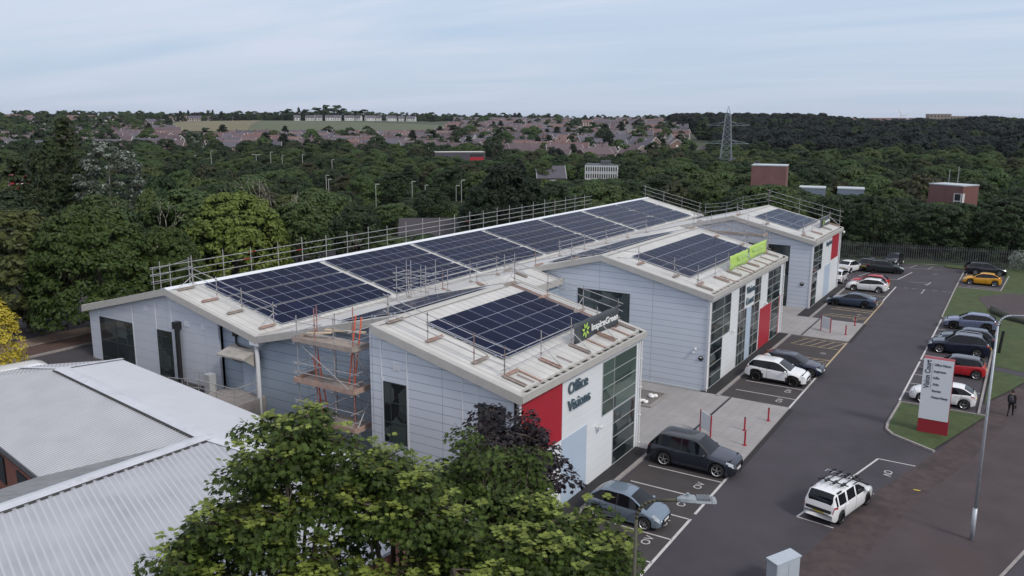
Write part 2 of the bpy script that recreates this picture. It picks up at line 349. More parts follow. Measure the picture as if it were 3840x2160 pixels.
for y in (7.9,10.3,12.8,15.2,17.6,19.1,24.2,26.8,29.4): ln(12.0,y,12.8 if y not in (19.1,26.8,17.6,10.3) else 16.6,y,.08)
ln(12.9,54.4,16.4,54.4,.08); ln(12.2,63,12.2,66.5,.08)
ln(12.38,-6.15,14.4,-6.15,.09); ln(12.38,-6.15,10.2,-15.95,.11); ln(12.9,-11.2,13.5,-11.25,.08); ln(10.2,-15.95,11.95,-16.2,.09)
for x in (6.7,7.6,8.6,9.7,10.7,11.4): ln(x,49.3,x+.45,49.35,.07)
ln(8.8,46.7,8.87,49.3,.08); ln(6.8,53.7,8.8,53.9,.07); ln(8.8,52.9,9.0,54.7,.09); ln(8.5,53.0,8.9,52.5,.12); ln(6.7,68.6,8.3,69.0,.12); ln(5.5,64.5,6.1,67.5,.07); ln(7.6,64.5,8,67,.07); ln(8.6,61,9.1,61.3,.12)
ln(1.0,63,9.5,65.2,.06)
b.build('bay_markings',M['paint'])['kind']='structure'
b=MB()
ln(XB,7.9,XB,19.6,.14); ln(XB,28,XB,39.6,.14)
def hatch(y0,y1,x0=2.0):
    ln(x0,y0,XB,y0,.08); ln(x0+.2,y1,XB,y1,.08)
    n=5
    for i in range(n):
        xa=x0-.2+(XB-x0)*i/n; ln(xa,y0,xa+(XB-x0)/n*1.0+.1,y1,.07)
for y in (8.4,12.0,): hatch(y,y+1.15)
hatch(16.9,19.4)
for y in (29.7,33.0,): hatch(y,y+1.1)
b.build('hatched_bay_markings',M['paint_yellow'])['kind']='structure'
b=MB()
for y in (-22.4,-20.3,-17.9,-15.5,.7,3.1,5.4): text(b,'OV',(5.15,y-.1,.008),(0,1,0),(-1,0,0),.62,.001)
for t,y in (('12',10.6),('13',14.8),('10',28.9),('9',31.6),('7',38.6)): text(b,t,(5.1,y-.1,.008),(0,1,0),(-1,0,0),.6,.001)
text(b,'OV',(12.95,-7.6,.008),(0,-1,0),(1,0,0),.62,.001)
for t,y in (('18',21.2),('16',14.2),('20',30.9)): text(b,t,(12.6,y+.5,.008),(0,-1,0),(1,0,0),.55,.001)
struct(b.build('bay_numbers',M['paint']))
# left side: road, verge, path at the upper level
b=MB(); b.poly([(-41,-60,2.21),(-30,-60,2.21),(-30,-33,2.21),(-36.9,-28,2.21),(-36.9,70,2.0),(-41,70,2.0)]); struct(b.build('side_road',M['asphalt']))
b=MB(); b.box(-41.15,-41,-60,60,2.1,2.3); b.box(-44.0,-43.85,-60,60,2.1,2.27); struct(b.build('side_kerb',M['kerb']))
mat('path_brown',(.085,.05,.04),.95,var=.2,scale=2); mat('verge_sand',(.20,.145,.11),.95,var=.25,scale=3)
b=MB(); b.box(-43.85,-41.15,-60,60,2.1,2.26); struct(b.build('side_path',M['path_brown']))
b=MB(); b.box(-46.2,-44.0,-60,40,2.1,2.25); struct(b.build('verge',M['verge_sand']))
b=MB(); b.box(-58,-46.2,-60,40,2.0,2.215); struct(b.build('side_parking',M['asphalt']))
# ---------------------------------------------------------------- main buildings
AX,AZ=-8.349,9.113          # ridge line of the three front blocks
MX,MZ=-28.149,8.249         # ridge line of the long hall
VX,VZ=-19.8,6.27            # valley
SL=(AZ-VZ)/(AX-VX)
def zR(x): return AZ-S*(x-AX)
def zL(x): return AZ-SL*(AX-x)
def zM(x): return MZ-(MZ-VZ)/(VX-MX)*(x-MX)
def zW(x): return MZ-S*(MX-x)
def slope_slab(mb,x0,x1,y0,y1,zf,t=.12,dz=0,mi=0):
    a,b=zf(x0)+dz,zf(x1)+dz
    mb.prism([(x0,y0,a-t),(x1,y0,b-t),(x1,y0,b),(x0,y0,a)],(0,y1-y0,0),mi)
def wall_y(mb,y,pts,t=.15,mi=0): mb.prism([(x,y,z) for x,z in pts],(0,t,0),mi)
def window_x(parent,y0,y1,z0,z1,ys=(),zs=(),x=0.0,blind=False,name='window',light=True):
    """window on a wall facing +x"""
    f=MB(); w=.035
    f.box(x-.05,x+.03,y0,y0+w,z0,z1); f.box(x-.05,x+.03,y1-w,y1,z0,z1); f.box(x-.05,x+.03,y0+w,y1-w,z0,z0+w); f.box(x-.05,x+.03,y0+w,y1-w,z1-w,z1)
    for yy in ys: f.box(x-.05,x+.028,yy-w/2,yy+w/2,z0+w,z1-w)
    yv=sorted([y0+w]+[q for a in ys for q in (a-w/2,a+w/2)]+[y1-w])
    for zz in zs:
        for a,b_ in zip(yv[::2],yv[1::2]): f.box(x-.05,x+.028,a,b_,zz-w/2,zz+w/2)
    o=f.build(name,M['frame_light'] if light else M['frame_dark'],parent)
    MB().box(x-.06,x+.012,y0+w,y1-w,z0+w,z1-w).build('pane',M['glass_blind' if blind else 'glass_office'],o)
    return o
def window_y(parent,x0,x1,z0,z1,xs=(),zs=(),y=0.0,name='window',blind=False):
    """window on a wall facing -y"""
    f=MB(); w=.05
    f.box(x0,x0+w,y-.03,y+.05,z0,z1); f.box(x1-w,x1,y-.03,y+.05,z0,z1); f.box(x0+w,x1-w,y-.03,y+.05,z0,z0+w); f.box(x0+w,x1-w,y-.03,y+.05,z1-w,z1)
    xv=sorted([x0+w]+[q for a in xs for q in (a-w/2,a+w/2)]+[x1-w])
    for xx in xs: f.box(xx-w/2,xx+w/2,y-.028,y+.05,z0+w,z1-w)
    for zz in zs:
        for a,b_ in zip(xv[::2],xv[1::2]): f.box(a,b_,y-.028,y+.05,zz-w/2,zz+w/2)
    o=f.build(name,M['frame_dark'],parent)
    MB().box(x0+w,x1-w,y-.012,y+.06,z0+w,z1-w).build('pane',M['glass_blind' if blind else 'glass_office'],o)
    return o
def grid(a,b,n): return [a+(b-a)*i/n for i in range(1,n)]
def gutter(parent,y0,y1,xe=.226):
    z=zR(xe); g=MB()
    # box gutter: outer fascia, floor, inner lip
    g.box(xe-.02,xe+.10,y0,y1,z-.33,z+.02,0)
    g.box(xe-.32,xe-.02,y0,y1,z-.30,z-.24,0)
    o=g.build('gutter',M['trim'],parent)
    d=MB(); d.box(xe-.30,xe-.021,y0+.1,y1-.1,z-.24,z-.10); d.build('gutter_channel',M['gutter_dark'],o)
    y=y0+.4; r=random.Random(int(y0*10))
    while y<y1-.3:
        MB().box(xe-.33,xe-.0,y,y+r.uniform(.12,.45),z-.095,z-.02).build('gutter_bracket',M['trim_dirty'],o); y+=r.uniform(.6,.95)
def block(label,y0,y1,xl_near,lext=VX,step=None):
    B=thing('office_block',(-8,(y0+y1)/2,0),label,'office building','gabled office blocks with white fronts')
    n0,n1=y0,y1
    # end wall facing the camera (polygon follows the roof)
    w=MB(); pts=[(xl_near,0),(0,0),(0,zR(0)-.16),(AX,AZ-.16)]
    if xl_near<AX: pts.append((xl_near,zL(xl_near)-.16))
    wall_y(w,n0,pts)
    if step is not None:
        w.box(xl_near-.0,xl_near+.12,n0+.15,step,0,AZ-.3)
    w.build('end_wall',M['clad_end'],B); w=MB()
    pts=[(VX+.3,0),(0,0),(0,zR(0)-.16),(AX,AZ-.16),(VX+.3,zL(VX+.3)-.16)]
    wall_y(w,n1-.15,pts)
    w.build('end_wall',M['clad_end'],B)
    MB().box(-.15,-.001,n0+.15,n1-.15,0,zR(0)-.2).build('front_wall',M['clad_front'],B)
    MB().box(-.10,.045,n0-.045,n0+.12,.0,zR(0)-.3).build('corner_trim',M['trim_white'],B); MB().box(-.10,.045,n1-.12,n1+.045,.0,zR(0)-.3).build('corner_trim',M['trim_white'],B)
    # roof: right slope, left slope
    ov=.25; r=MB(); slope_slab(r,AX,.226-.3,n0-ov,n1+ov,zR)
    r.build('roof_slope',M['roof_sheet'],B)
    r=MB(); yl=(step-.25 if step is not None else n0-ov); slope_slab(r,VX,AX,yl,n1+ov,zL); r.build('roof_slope',M['roof_sheet'],B)
    # verge trims
    for y,sg in ((n0-ov,-1),(n1+ov,1)):
        v=MB()
        a,b_=(y-.03,y+.27) if sg<0 else (y-.27,y+.03)
        v.prism([(AX,a,AZ+.0),(.2,a,zR(.2)),(.2,a,zR(.2)+.045),(AX,a,AZ+.05)],(0,b_-a,0))
        c,d=(y-.06,y-.031) if sg<0 else (y+.031,y+.06)
        v.prism([(AX,c,AZ-.38),(.3,c,zR(.3)-.38),(.3,c,zR(.3)+.035),(AX,c,AZ+.04)],(0,d-c,0))
        yy=yl if sg<0 else y
        a,b_=(yy-.03,yy+.27) if sg<0 else (yy-.27,yy+.03)
        v.prism([(VX,a,VZ),(AX,a,AZ),(AX,a,AZ+.05),(VX,a,VZ+.05)],(0,b_-a,0))
        c,d=(yy-.06,yy-.031) if sg<0 else (yy+.031,yy+.06)
        v.prism([(VX,c,VZ-.38),(AX,c,AZ-.38),(AX,c,AZ+.04),(VX,c,VZ+.04)],(0,d-c,0)); v.build('verge_trim',M['trim'],B)
    rc=MB(); rc.prism([(AX-.28,n0-ov-.03,zL(AX-.28)+.055),(AX,n0-ov-.03,AZ+.07),(AX+.28,n0-ov-.03,zR(AX+.28)+.055),(AX,n0-ov-.03,AZ+.02)],(0,n1-n0+2*ov+.06,0))
    rc.build('ridge_cap',M['trim'],B)
    gutter(B,n0-ov,n1+ov)
    return B
# --- near block
B1=block('nearest white office block with a red panel and lettering on its front',-25.35,-12.1,-8.7,step=-22.7)
window_x(B1,-16.94,-12.55,3.4,6.42,[-15.5],grid(3.4,6.42,4)[0:],blind=True)
window_x(B1,-15.5,-12.55,.12,3.38,[],grid(.12,3.38,4))
MB().box(0,.02,-25.22,-21.36,3.62,6.68).build('red_panel',M['red_panel'],B1)
MB().box(0,.02,-21.36,-18.68,.05,3.55).build('blue_panel',M['blue_panel'],B1)
MB().box(0,.035,-21.40,-21.36,3.62,6.7).box(0,.035,-25.3,-12.2,.02,.09).build('cover_strip',M['trim_white'],B1)
window_y(B1,-7.85,-6.4,3.2,6.33,[-7.4],grid(3.2,6.33,3),y=-25.35)
window_y(B1,-2.2,-.7,3.2,6.27,[],grid(3.2,6.27,3),y=-25.35)
MB().box(-7.95,-7.86,-25.37,-25.34,3.0,6.5).box(-6.39,-6.3,-25.37,-25.34,3,8.2).box(-8.0,-7.93,-25.372,-25.34,6.5,8.6).box(-3.1,-3.06,-25.37,-25.34,1,7.5).box(-2.25,-2.21,-25.37,-25.34,1,7.2).build('cover_strip',M['trim_white'],B1)
v=MB(); 
for i in range(6): v.box(-7.2,-6.8,-25.385,-25.35,7.0+i*.07,7.04+i*.07)
v.build('vent',M['trim_white'],B1)
def sign_letters(parent,rows,size,bold=.0):
    l=MB()
    for t,y,z,w in rows: text(l,t,(.02,y,z),(0,1,0),(0,0,1),size,.04,0,bold,width=w)
    l.build('sign_letters',M['letter'],parent)
sign_letters(B1,[('Office',-20.85,5.75,2.05),('Visions',-20.85,4.85,2.4)],.84)
c=MB(); c.box(0,.25,-17.65,-17.58,3.05,3.1); c.cbox((.3,-17.45,3.05),.12,.38,.12,rz=.2); c.cbox((.34,-17.64,3.05),.09,.02,.09); c.build('security_camera',M['white_plastic'],B1)
# --- middle block
B2=block('middle office block with tall glazing strips and one low red panel',0,19.75,-19.7)
def strips(B,items):
    for (ya,yb,za,zb,ys,n) in items: window_x(B,ya,yb,za,zb,ys,grid(za,zb,n))
strips(B2,[(.47,4.85,3.42,6.45,[3.2],4),(.47,3.2,.1,3.40,[],4),(6.8,8.4,4.5,6.45,[7.4],3),(6.8,9.05,.1,4.48,[7.4,8.4],5),(11.0,12.8,4.42,6.45,[12.2],3),(10.32,12.6,.1,4.40,[11.2],5),(14.9,19.0,3.6,6.45,[16.4],4),(16.45,19.0,.1,3.58,[],4)])
MB().box(0,.02,9.07,10.3,.05,4.4).build('blue_panel',M['blue_panel'],B2)
MB().box(0,.022,12.85,16.35,.08,3.58).build('red_panel',M['red_panel'],B2)
MB().box(0,.022,19.06,19.3,.08,3.7).build('red_strip',M['red_panel'],B2)
MB().box(0,.03,12.72,12.83,.05,3.6).box(0,.03,12.85,16.3,.02,.075).build('cover_strip',M['trim_white'],B2)
window_y(B2,-10.35,-6.05,.1,6.45,[-8.9,-7.5],grid(.1,6.45,6),name='entrance_glazing')
sign_letters(B2,[('Vision',8.72,5.6,2.1),('Court',8.72,4.7,1.9)],.8)
l=MB(); l.ball((-.44,-.05,2.43),.19,.07,.19,14,8); l.build('bulkhead_lamp',M['black'],B2); MB().ball((-.44,-.075,2.50),.12,.06,.07,12,6).build('lamp_lens',M['frame_light'],B2)
c=MB(); c.ball((-.85,-.12,3.08),.1,.1,.1); c.box(-.89,-.81,-.1,0,3.05,3.12); c.cbox((-.98,-.12,2.83),.12,.2,.1,rz=.5); c.build('security_camera',M['white_plastic'],B2)
c=MB(); c.box(0,.2,5.3,5.36,3.35,3.4); c.ball((.2,5.33,3.35),.1,.1,.1); c.box(0,.2,14.2,14.26,3.85,3.9); c.ball((.2,14.23,3.85),.11,.11,.11); c.build('security_camera',M['white_plastic'],B2)
c=MB(); c.box(-5,-.02,-.03,0,.0,.14); c.build('plinth_trim',M['trim_white'],B2)
def downpipe(B,x,y,z0,z1,r=.05,m='white_plastic'):
    d=MB(); d.tube((x,y,z0),(x,y,z1),r,8); 
    for i in range(4): d.box(x-.08,x+.08,y-.07,y+.07,z0+.3+(z1-z0)*i/4,z0+.36+(z1-z0)*i/4)
    d.build('downpipe',M[m],B)
downpipe(B2,.09,-.09,0,6.8); downpipe(B2,.09,19.9,0,6.8); downpipe(B1,.09,-12.0,0,6.8); downpipe(B1,-.12,-25.48,0,6.9,.06,'black')
# --- far block
B3=block('farthest office block with a tall red corner panel',31.41,44.7,-19.7)
strips(B3,[(31.8,35.9,3.6,6.45,[34.2],4),(31.8,34.2,.1,3.58,[],4)])
MB().box(0,.02,37.7,40.55,.05,3.6).build('blue_panel',M['blue_panel'],B3)
MB().box(0,.022,40.6,44.35,3.85,6.7).build('red_panel',M['red_panel'],B3)
MB().box(0,.022,31.5,31.72,.08,3.7).build('red_strip',M['red_panel'],B3)
window_y(B3,-6.6,-2.26,.1,6.45,[-5.1,-3.7],grid(.1,6.45,6),y=31.41,name='entrance_glazing')
sign_letters(B3,[('Inspiretec',37.6,5.8,2.9)],.7)
l=MB(); l.ball((-.84,31.36,2.57),.2,.07,.2,12,8); l.build('bulkhead_lamp',M['black'],B3); MB().ball((-.84,31.33,2.64),.12,.05,.07,10,6).build('lamp_lens',M['frame_light'],B3)
downpipe(B3,.1,44.85,0,6.8); c=MB(); c.ball((.35,45.0,6.55),.16,.16,.16); c.box(.05,.35,44.95,45.05,6.6,6.68); c.build('security_camera',M['white_plastic'],B3)
# --- recessed links between the blocks
def link(label,y0,y1):
    B=thing('link_building',(-15,(y0+y1)/2,0),label,'link building')
    rx,rz_=-14.2,zL(-14.2)-.02; ex,ez=-11.75,7.03
    f=lambda x: rz_-(rz_-ez)/(ex-rx)*(x-rx)
    MB().box(-12.1,-11.95,y0+.02,y1-.02,0,6.7).build('wall',M['clad_recess_shaded'],B)
    r=MB(); slope_slab(r,VX,rx,y0+.3,y1-.3,lambda x:zL(x)-.02); r.build('roof_slope',M['roof_sheet'],B)
    r=MB(); slope_slab(r,rx,ex,y0+.3,y1-.3,f); r.build('roof_slope',M['roof_sheet'],B)
    MB().box(ex,ex+.12,y0+.3,y1-.06,ez-.45,ez+.05).build('fascia',M['trim'],B)
    return B
link('low pitched link roof between the nearest and middle office blocks',-12.1,0)
link('low pitched link roof between the middle and farthest office blocks',19.75,31.41)
# --- long hall behind
HY0,HY1=-22.7,54.8
H=thing('office_hall',(-28,16,0),'long low office hall under the large solar roof, grey clad gable end','office building')
w=MB(); wall_y(w,HY0,[(-37.3,1),(-23.5,1),(-23.5,zM(-23.5)-.16),(MX,MZ-.16),(-37.3,zW(-37.3)-.16)]); w.build('end_wall',M['clad_end_wide'],H)
w=MB(); wall_y(w,HY0+.35,[(-23.52,0),(-8.7,0),(-8.7,AZ-.3),(VX,VZ-.2),(-23.52,zM(-23.52)-.2)]); w.build('recessed_wall',M['clad_recess_shaded'],H)
w=MB(); w.box(-37.3,-37.15,HY0+.15,HY1,1,zW(-37.3)-.2); wall_y(w,HY1-.15,[(-37.3,0),(VX,0),(VX,VZ-.2),(MX,MZ-.16),(-37.3,zW(-37.3)-.16)]); w.build('side_wall',M['clad_end'],H)
r=MB(); slope_slab(r,MX,VX,HY0-.25,HY1+.25,zM); r.build('roof_slope',M['roof_sheet'],H)
r=MB(); slope_slab(r,-37.62,MX,HY0-.25,HY1+.25,zW); r.build('roof_slope',M['roof_sheet'],H)
for y,sg in ((HY0-.25,-1),(HY1+.25,1)):
    v=MB(); a,b_=(y-.03,y+.27) if sg<0 else (y-.27,y+.03); c,d=(y-.06,y-.031) if sg<0 else (y+.031,y+.06)
    v.prism([(MX,a,MZ),(VX,a,VZ),(VX,a,VZ+.05),(MX,a,MZ+.05)],(0,b_-a,0)); v.prism([(-37.62,a,zW(-37.62)),(MX,a,MZ),(MX,a,MZ+.05),(-37.62,a,zW(-37.62)+.05)],(0,b_-a,0))
    v.prism([(MX,c,MZ-.40),(VX,c,VZ-.40),(VX,c,VZ+.04),(MX,c,MZ+.04)],(0,d-c,0)); v.prism([(-37.7,c,zW(-37.7)-.40),(MX,c,MZ-.40),(MX,c,MZ+.04),(-37.7,c,zW(-37.7)+.04)],(0,d-c,0)); v.build('verge_trim',M['trim'],H)
rc=MB(); rc.prism([(MX-.5,HY0-.28,zW(MX-.5)+.055),(MX,HY0-.28,MZ+.09),(MX+.36,HY0-.28,zM(MX+.36)+.055),(MX,HY0-.28,MZ+.02)],(0,HY1-HY0+.56,0)); rc.build('ridge_cap',M['trim_white'],H)
MB().box(VX-.25,VX+.25,HY0-.2,HY1,VZ+.02,VZ+.06).build('valley_gutter',M['trim_dirty'],H)
MB().box(-37.75,-37.62,HY0-.25,HY1+.25,5.75,6.05).build('gutter',M['trim'],H)
window_y(H,-36.1,-32.3,1.6,5.4,[-34.25],[2.5,3.75,4.85],y=HY0); window_y(H,-29.65,-28.1,1.6,5.36,[-29.2],[2.9,4.1,4.95],y=HY0)
MB().box(-36.18,-36.11,HY0-.02,HY0,1.5,5.9).box(-32.29,-32.22,HY0-.02,HY0,1.5,6.7).box(-29.73,-29.66,HY0-.02,HY0,1.5,7.2).box(-28.09,-28.02,HY0-.02,HY0,1.5,7.8).build('cover_strip',M['trim_white'],H)
MB().box(-37.32,-37.1,HY0-.03,HY0,1.8,2.35).build('plinth',M['kerb'],H)
for xx in (-26.75,-25.1,-30.9,-33.9):
    v=MB()
    for i in range(6): v.box(xx,xx+.45,HY0-.03,HY0,5.95+i*.06+(.5 if xx<-30 else 0),5.985+i*.06+(.5 if xx<-30 else 0))
    v.build('vent',M['trim_white'],H)
d=MB(); d.tube((-27.2,HY0-.25,1.5),(-27.2,HY0-.25,5.75),.16,8); d.box(-27.5,-27.05,HY0-.4,HY0,5.75,6.2); d.build('flue_duct',M['black'],H)
MB().tube((-20.0,HY0-.05,1.4),(-20.0,HY0-.05,5.9),.13,10).box(-20.35,-19.6,HY0-.3,HY0+.3,5.75,6.1).build('downpipe',M['trim_white'],H)
# side door with canopy
MB().box(-21.75,-20.35,HY0+.30,HY0+.36,2.45,4.75).build('door',M['blue_panel'],H)
c=MB(); c.prism([(-22.6,HY0+.35,5.35),(-20.2,HY0+.35,5.35),(-20.2,HY0-.95,5.0),(-22.6,HY0-.95,5.0)],(0,0,-.1)); c.poly([(-22.5,HY0+.34,5.2),(-22.5,HY0-.9,4.95),(-21.95,HY0+.34,4.2)]); c.poly([(-20.25,HY0+.34,5.2),(-20.25,HY0-.9,4.95),(-20.25,HY0+.34,4.0)])
c.build('door_canopy',M['trim_dirty'],H)
d=MB(); d.path([(-22.2,HY0+.25,6.0),(-22.2,HY0+.25,5.45),(-21.9,HY0+.2,5.35),(-20.2,HY0+.2,5.2)],.06,6); d.box(-22.35,-22.05,HY0+.12,HY0+.34,5.9,6.25); d.build('vent_pipe',M['black'],H)
# raised landing and handrails outside the side door
L_=thing('access_landing',(-22,-24,2.2),'grey raised landing with tubular handrails outside the side door','handrail')
MB().box(-23.2,-19.9,HY0-1.9,HY0+.33,0,2.44).build('landing_slab',M['kerb'],L_)
r=MB()
def rail(mb,pts,hs=(1.05,.55),rr=.025,posts=True):
    for h in hs: mb.path([(x,y,z+h) for x,y,z in pts],rr,6)
    if posts:
        for x,y,z in pts: mb.tube((x,y,z),(x,y,z+hs[0]),rr,6)
rail(r,[(-26.2,HY0-.5,2.1),(-24.8,HY0-.6,2.3),(-23.2,HY0-.7,2.44)]); rail(r,[(-26.4,HY0-1.7,2.0),(-24.9,HY0-1.8,2.2),(-23.2,HY0-1.9,2.44),(-21.6,HY0-1.9,2.44),(-19.95,HY0-1.9,2.44),(-19.95,HY0-.3,2.44)])
r.build('handrail',M['steel'],L_)
MB().box(-23.6,-23.1,HY0-1.2,HY0-.7,2,3.6).build('gas_cabinet',M['frame_light'],L_)
MB().box(-22,-8.7,-25.2,HY0+.35,-.1,.09).build('service_yard',M['kerb'])['kind']='structure'
# ---------------------------------------------------------------- solar arrays
def panel_mesh():
    mb=MB(); lx,ly=2.36,1.188
    mb.box(-lx/2,lx/2,-ly/2,ly/2,.0,.035,0)
    w=.014
    for s_ in (-1,1):
        a=s_*(lx/4+w/4); hx=lx/4-w*.9
        mb.box(a-hx,a+hx,-ly/2+w,ly/2-w,.035,.038,1)
    return mb.mesh('solar_panel',[M['panel_frame'],M['panel_glass']])
mat('panel_frame',(.52,.57,.68),.35,metal=.6)
def cell_glass():
    m,N,L,b=nt_of('panel_glass'); b.inputs['Roughness'].default_value=.10; b.inputs['IOR'].default_value=1.08
    tc=N.new('ShaderNodeTexCoord'); sp=N.new('ShaderNodeSeparateXYZ'); L.new(tc.outputs['Object'],sp.inputs[0]); outs=[]
    for ax,s_ in ((0,.0955),(1,.19)):
        a=N.new('ShaderNodeMath'); a.operation='MULTIPLY_ADD'; a.inputs[1].default_value=1/s_; a.inputs[2].default_value=.5; L.new(sp.outputs[ax],a.inputs[0])
        f=N.new('ShaderNodeMath'); f.operation='FRACT'; L.new(a.outputs[0],f.inputs[0]); g=N.new('ShaderNodeMath'); g.operation='LESS_THAN'; g.inputs[1].default_value=.05; L.new(f.outputs[0],g.inputs[0]); outs.append(g.outputs[0])
    mx=N.new('ShaderNodeMath'); mx.operation='MAXIMUM'; L.new(outs[0],mx.inputs[0]); L.new(outs[1],mx.inputs[1])
    oi=N.new('ShaderNodeObjectInfo'); mr=N.new('ShaderNodeMapRange'); mr.inputs[3].default_value=.8; mr.inputs[4].default_value=1.25; L.new(oi.outputs['Random'],mr.inputs[0])
    hs=N.new('ShaderNodeHueSaturation'); hs.inputs['Color'].default_value=(.0045,.008,.028,1); L.new(mr.outputs[0],hs.inputs['Value'])
    c=N.new('ShaderNodeMix'); c.data_type='RGBA'; L.new(mx.outputs[0],c.inputs[0]); L.new(hs.outputs[0],c.inputs[6]); c.inputs[7].default_value=(.009,.015,.045,1); L.new(c.outputs[2],b.inputs['Base Color']); M['panel_glass']=m
cell_glass(); PM=panel_mesh()
def array(label,xs,y0,n,zf,rot,pitch=1.2,group='solar arrays on the sheet roofs',edge=True):
    xc=sum(xs)/len(xs); T=thing('solar_array',(xc,y0+n*pitch/2,zf(xc)+.09),label,'solar panels',group); base=WL[T.name]
    for xi in xs:
        for i in range(n):
            p=bpy.data.objects.new('solar_panel',PM); COL.objects.link(p); p.parent=T
            p.location=(xi-base[0],y0+(i+.5)*pitch-base[1],zf(xi)+.09-base[2]); p.rotation_euler=(0,rot,0); p.scale=(1,(pitch-.012)/1.188,1)
    r=MB()
    for xi in xs:
        for dx in (-.7,.7):
            z=zf(xi+dx)+.045; r.prism([(xi+dx-.02,y0-.12,z),(xi+dx+.02,y0-.12,z-.005),(xi+dx+.02,y0-.12,z+.035),(xi+dx-.02,y0-.12,z+.04)],(0,n*pitch+.24,0))
    r.build('mounting_rail',M['panel_frame'],T); return T
th=math.atan(S); thM=math.atan((MZ-VZ)/(VX-MX)); thL=-math.atan(SL)
XS=(-5.80,-3.44)
array('black solar array of sixteen panels on the nearest block',XS,-23.03,8,zR,th)
array('solar array on the middle block behind the lime green banner',XS,2.2,13,zR,th)
array('small pale looking solar array on the farthest block',XS,34.3,8,zR,th)
array('solar strip on the hidden back slope of the nearest block',(-10.6,-13.0),-21.9,7,zL,thL)
array('solar strip on the back slope of the middle block',(-10.6,-13.0),2.0,13,zL,thL)
XM=(-26.46,-23.98,-21.5)
ords=['first solar section from the near gable end of the long roof','second solar section along the long roof','third solar section along the long roof','fourth solar section along the long roof','fifth solar section along the long roof','sixth solar section along the long roof','last solar section at the far end of the long roof']
for lb,(a,b_) in zip(ords,[(-20.4,-9.95),(-9.3,.97),(1.6,12.1),(12.8,23.2),(23.9,33.4),(34.4,43),(43.6,51.7)]):
    n=max(1,round((b_-a)/1.165)); array(lb,XM,a,n,zM,thM,(b_-a)/n)
# ---------------------------------------------------------------- scaffolding
mat('tube_red',(.36,.17,.14),.55,metal=.2,var=.3,scale=4)
def clampbits(mb,p,r=.05): mb.cbox(p,.075,.075,.07)
def guardrail(label,bases,inward=None,ph=1.5,hs=(.45,.9,1.35),foot=True,over=.3,brace=True,lean=0,red=(),group='tubular roof edge guardrails',nobrace=()):
    """bases: points on the roof surface; inward: direction (x,y) towards which feet and braces go"""
    T=thing('guardrail',bases[0],label,'guardrail',group); lv=Vector((inward[0],inward[1],0)).normalized() if inward else Vector((0,0,0))
    rs=random.Random(int(bases[0][0]*7+bases[0][1]*13))
    for i,bp in enumerate(bases):
        b0=Vector(bp); top=b0+Vector((0,0,ph))+lv*lean
        MB().tube(b0,top,.026,6).build('post',M['steel_rust' if i in red else 'steel'],T)
    r=MB(); c=MB()
    for h in hs:
        pts=[Vector(p)+Vector((0,0,h))+lv*(lean*h/ph) for p in bases]
        if len(pts)>1:
            d0=(pts[0]-pts[1]).normalized()*over; d1=(pts[-1]-pts[-2]).normalized()*over
            r.tube(pts[0]+d0+Vector((0,0,.03)),pts[0],.024,6)
            for a,b_ in zip(pts,pts[1:]): r.tube(a,b_,.024,6)
            r.tube(pts[-1],pts[-1]+d1+Vector((0,0,-.02)),.024,6)
        for p in pts: clampbits(c,p)
    r.build('rail',M['steel'],T); c.build('coupler',M['steel_rust'],T)
    if foot and inward:
        for i,bp in enumerate(bases):
            b0=Vector(bp); e=b0+lv*1.15; e.z=b0.z+lv.x*(-S)*1.15 if abs(lv.x)>.3 else b0.z
            fb=MB(); side=Vector((-lv.y,lv.x,0))
            n=Vector((0,0,.05)); 
            fb.prism([b0-lv*.1-side*.11+n,b0-lv*.1+side*.11+n,e+side*.11+n,e-side*.11+n],(0,0,.05)); fb.tube(b0+Vector((0,0,.14)),e+Vector((0,0,.14)),.026,6)
            fb.build('foot_board',M['board_pink' if i%2 else 'board'],T)
            if brace and i not in nobrace: MB().tube(b0+Vector((0,0,.8)),e+Vector((0,0,.14)),.024,6).build('brace',M['steel'],T)
    return T
zr=lambda x,y:(x,y,zR(x)+.02)
guardrail('three rail guardrail along the sloping near edge of the nearest block',[zr(-8.0,-24.7),zr(-5.56,-24.7),zr(-2.87,-24.7),zr(-1.25,-24.6)],(0,1),hs=(.55,1.0,1.38),red=(2,),nobrace=(0,1,3))
guardrail('guardrail above the gutter of the nearest block carrying the dark banner',[zr(-1.25,y) for y in (-24.6,-21.3,-18.2,-15.2,-12.5)],(1,0),hs=(.35,1.05),ph=1.5,nobrace=(0,4))
guardrail('guardrail along the sloping far edge of the nearest block',[zr(-8.2,-12.6),zr(-5.85,-12.6),zr(-3.45,-12.6),zr(-1.25,-12.5)],(0,-1),hs=(.3,.85,1.3),nobrace=(1,3))
guardrail('guardrail along the sloping near edge of the middle block',[(-17.5,.75,zL(-17.5)),(-14.6,.8,zL(-14.6)),(-11.4,.8,zL(-11.4)),zr(-5.81,.8),zr(-3.02,.8),zr(-1.26,.9)],(0,1),hs=(.45,.95),ph=1.45,red=(1,),nobrace=(1,3,5))
guardrail('guardrail above the gutter of the middle block holding the lime banner',[zr(-1.25,y) for y in (.9,4.6,7.6,12.4,18.4)],(1,0),hs=(.35,1.1),nobrace=(0,4))
guardrail('guardrail on the far sloping edge of the middle block',[zr(-8.3,19.2),zr(-5.9,19.2),zr(-3.5,19.2),zr(-1.3,19.1)],(0,-1),hs=(.4,.95,1.35),nobrace=(1,))
guardrail('guardrail along the near sloping edge of the farthest block',[(-12.5,32.1,zL(-12.5)),zr(-8.2,32.1),zr(-5.1,32.1),zr(-1.3,32.1)],(0,1),hs=(.4,.9),ph=1.3,nobrace=(0,2))
guardrail('guardrail above the gutter of the farthest block with a small banner',[zr(-1.25,y) for y in (32.1,36,40.5,44.6)],(1,0),hs=(.35,1.05),nobrace=(0,2))
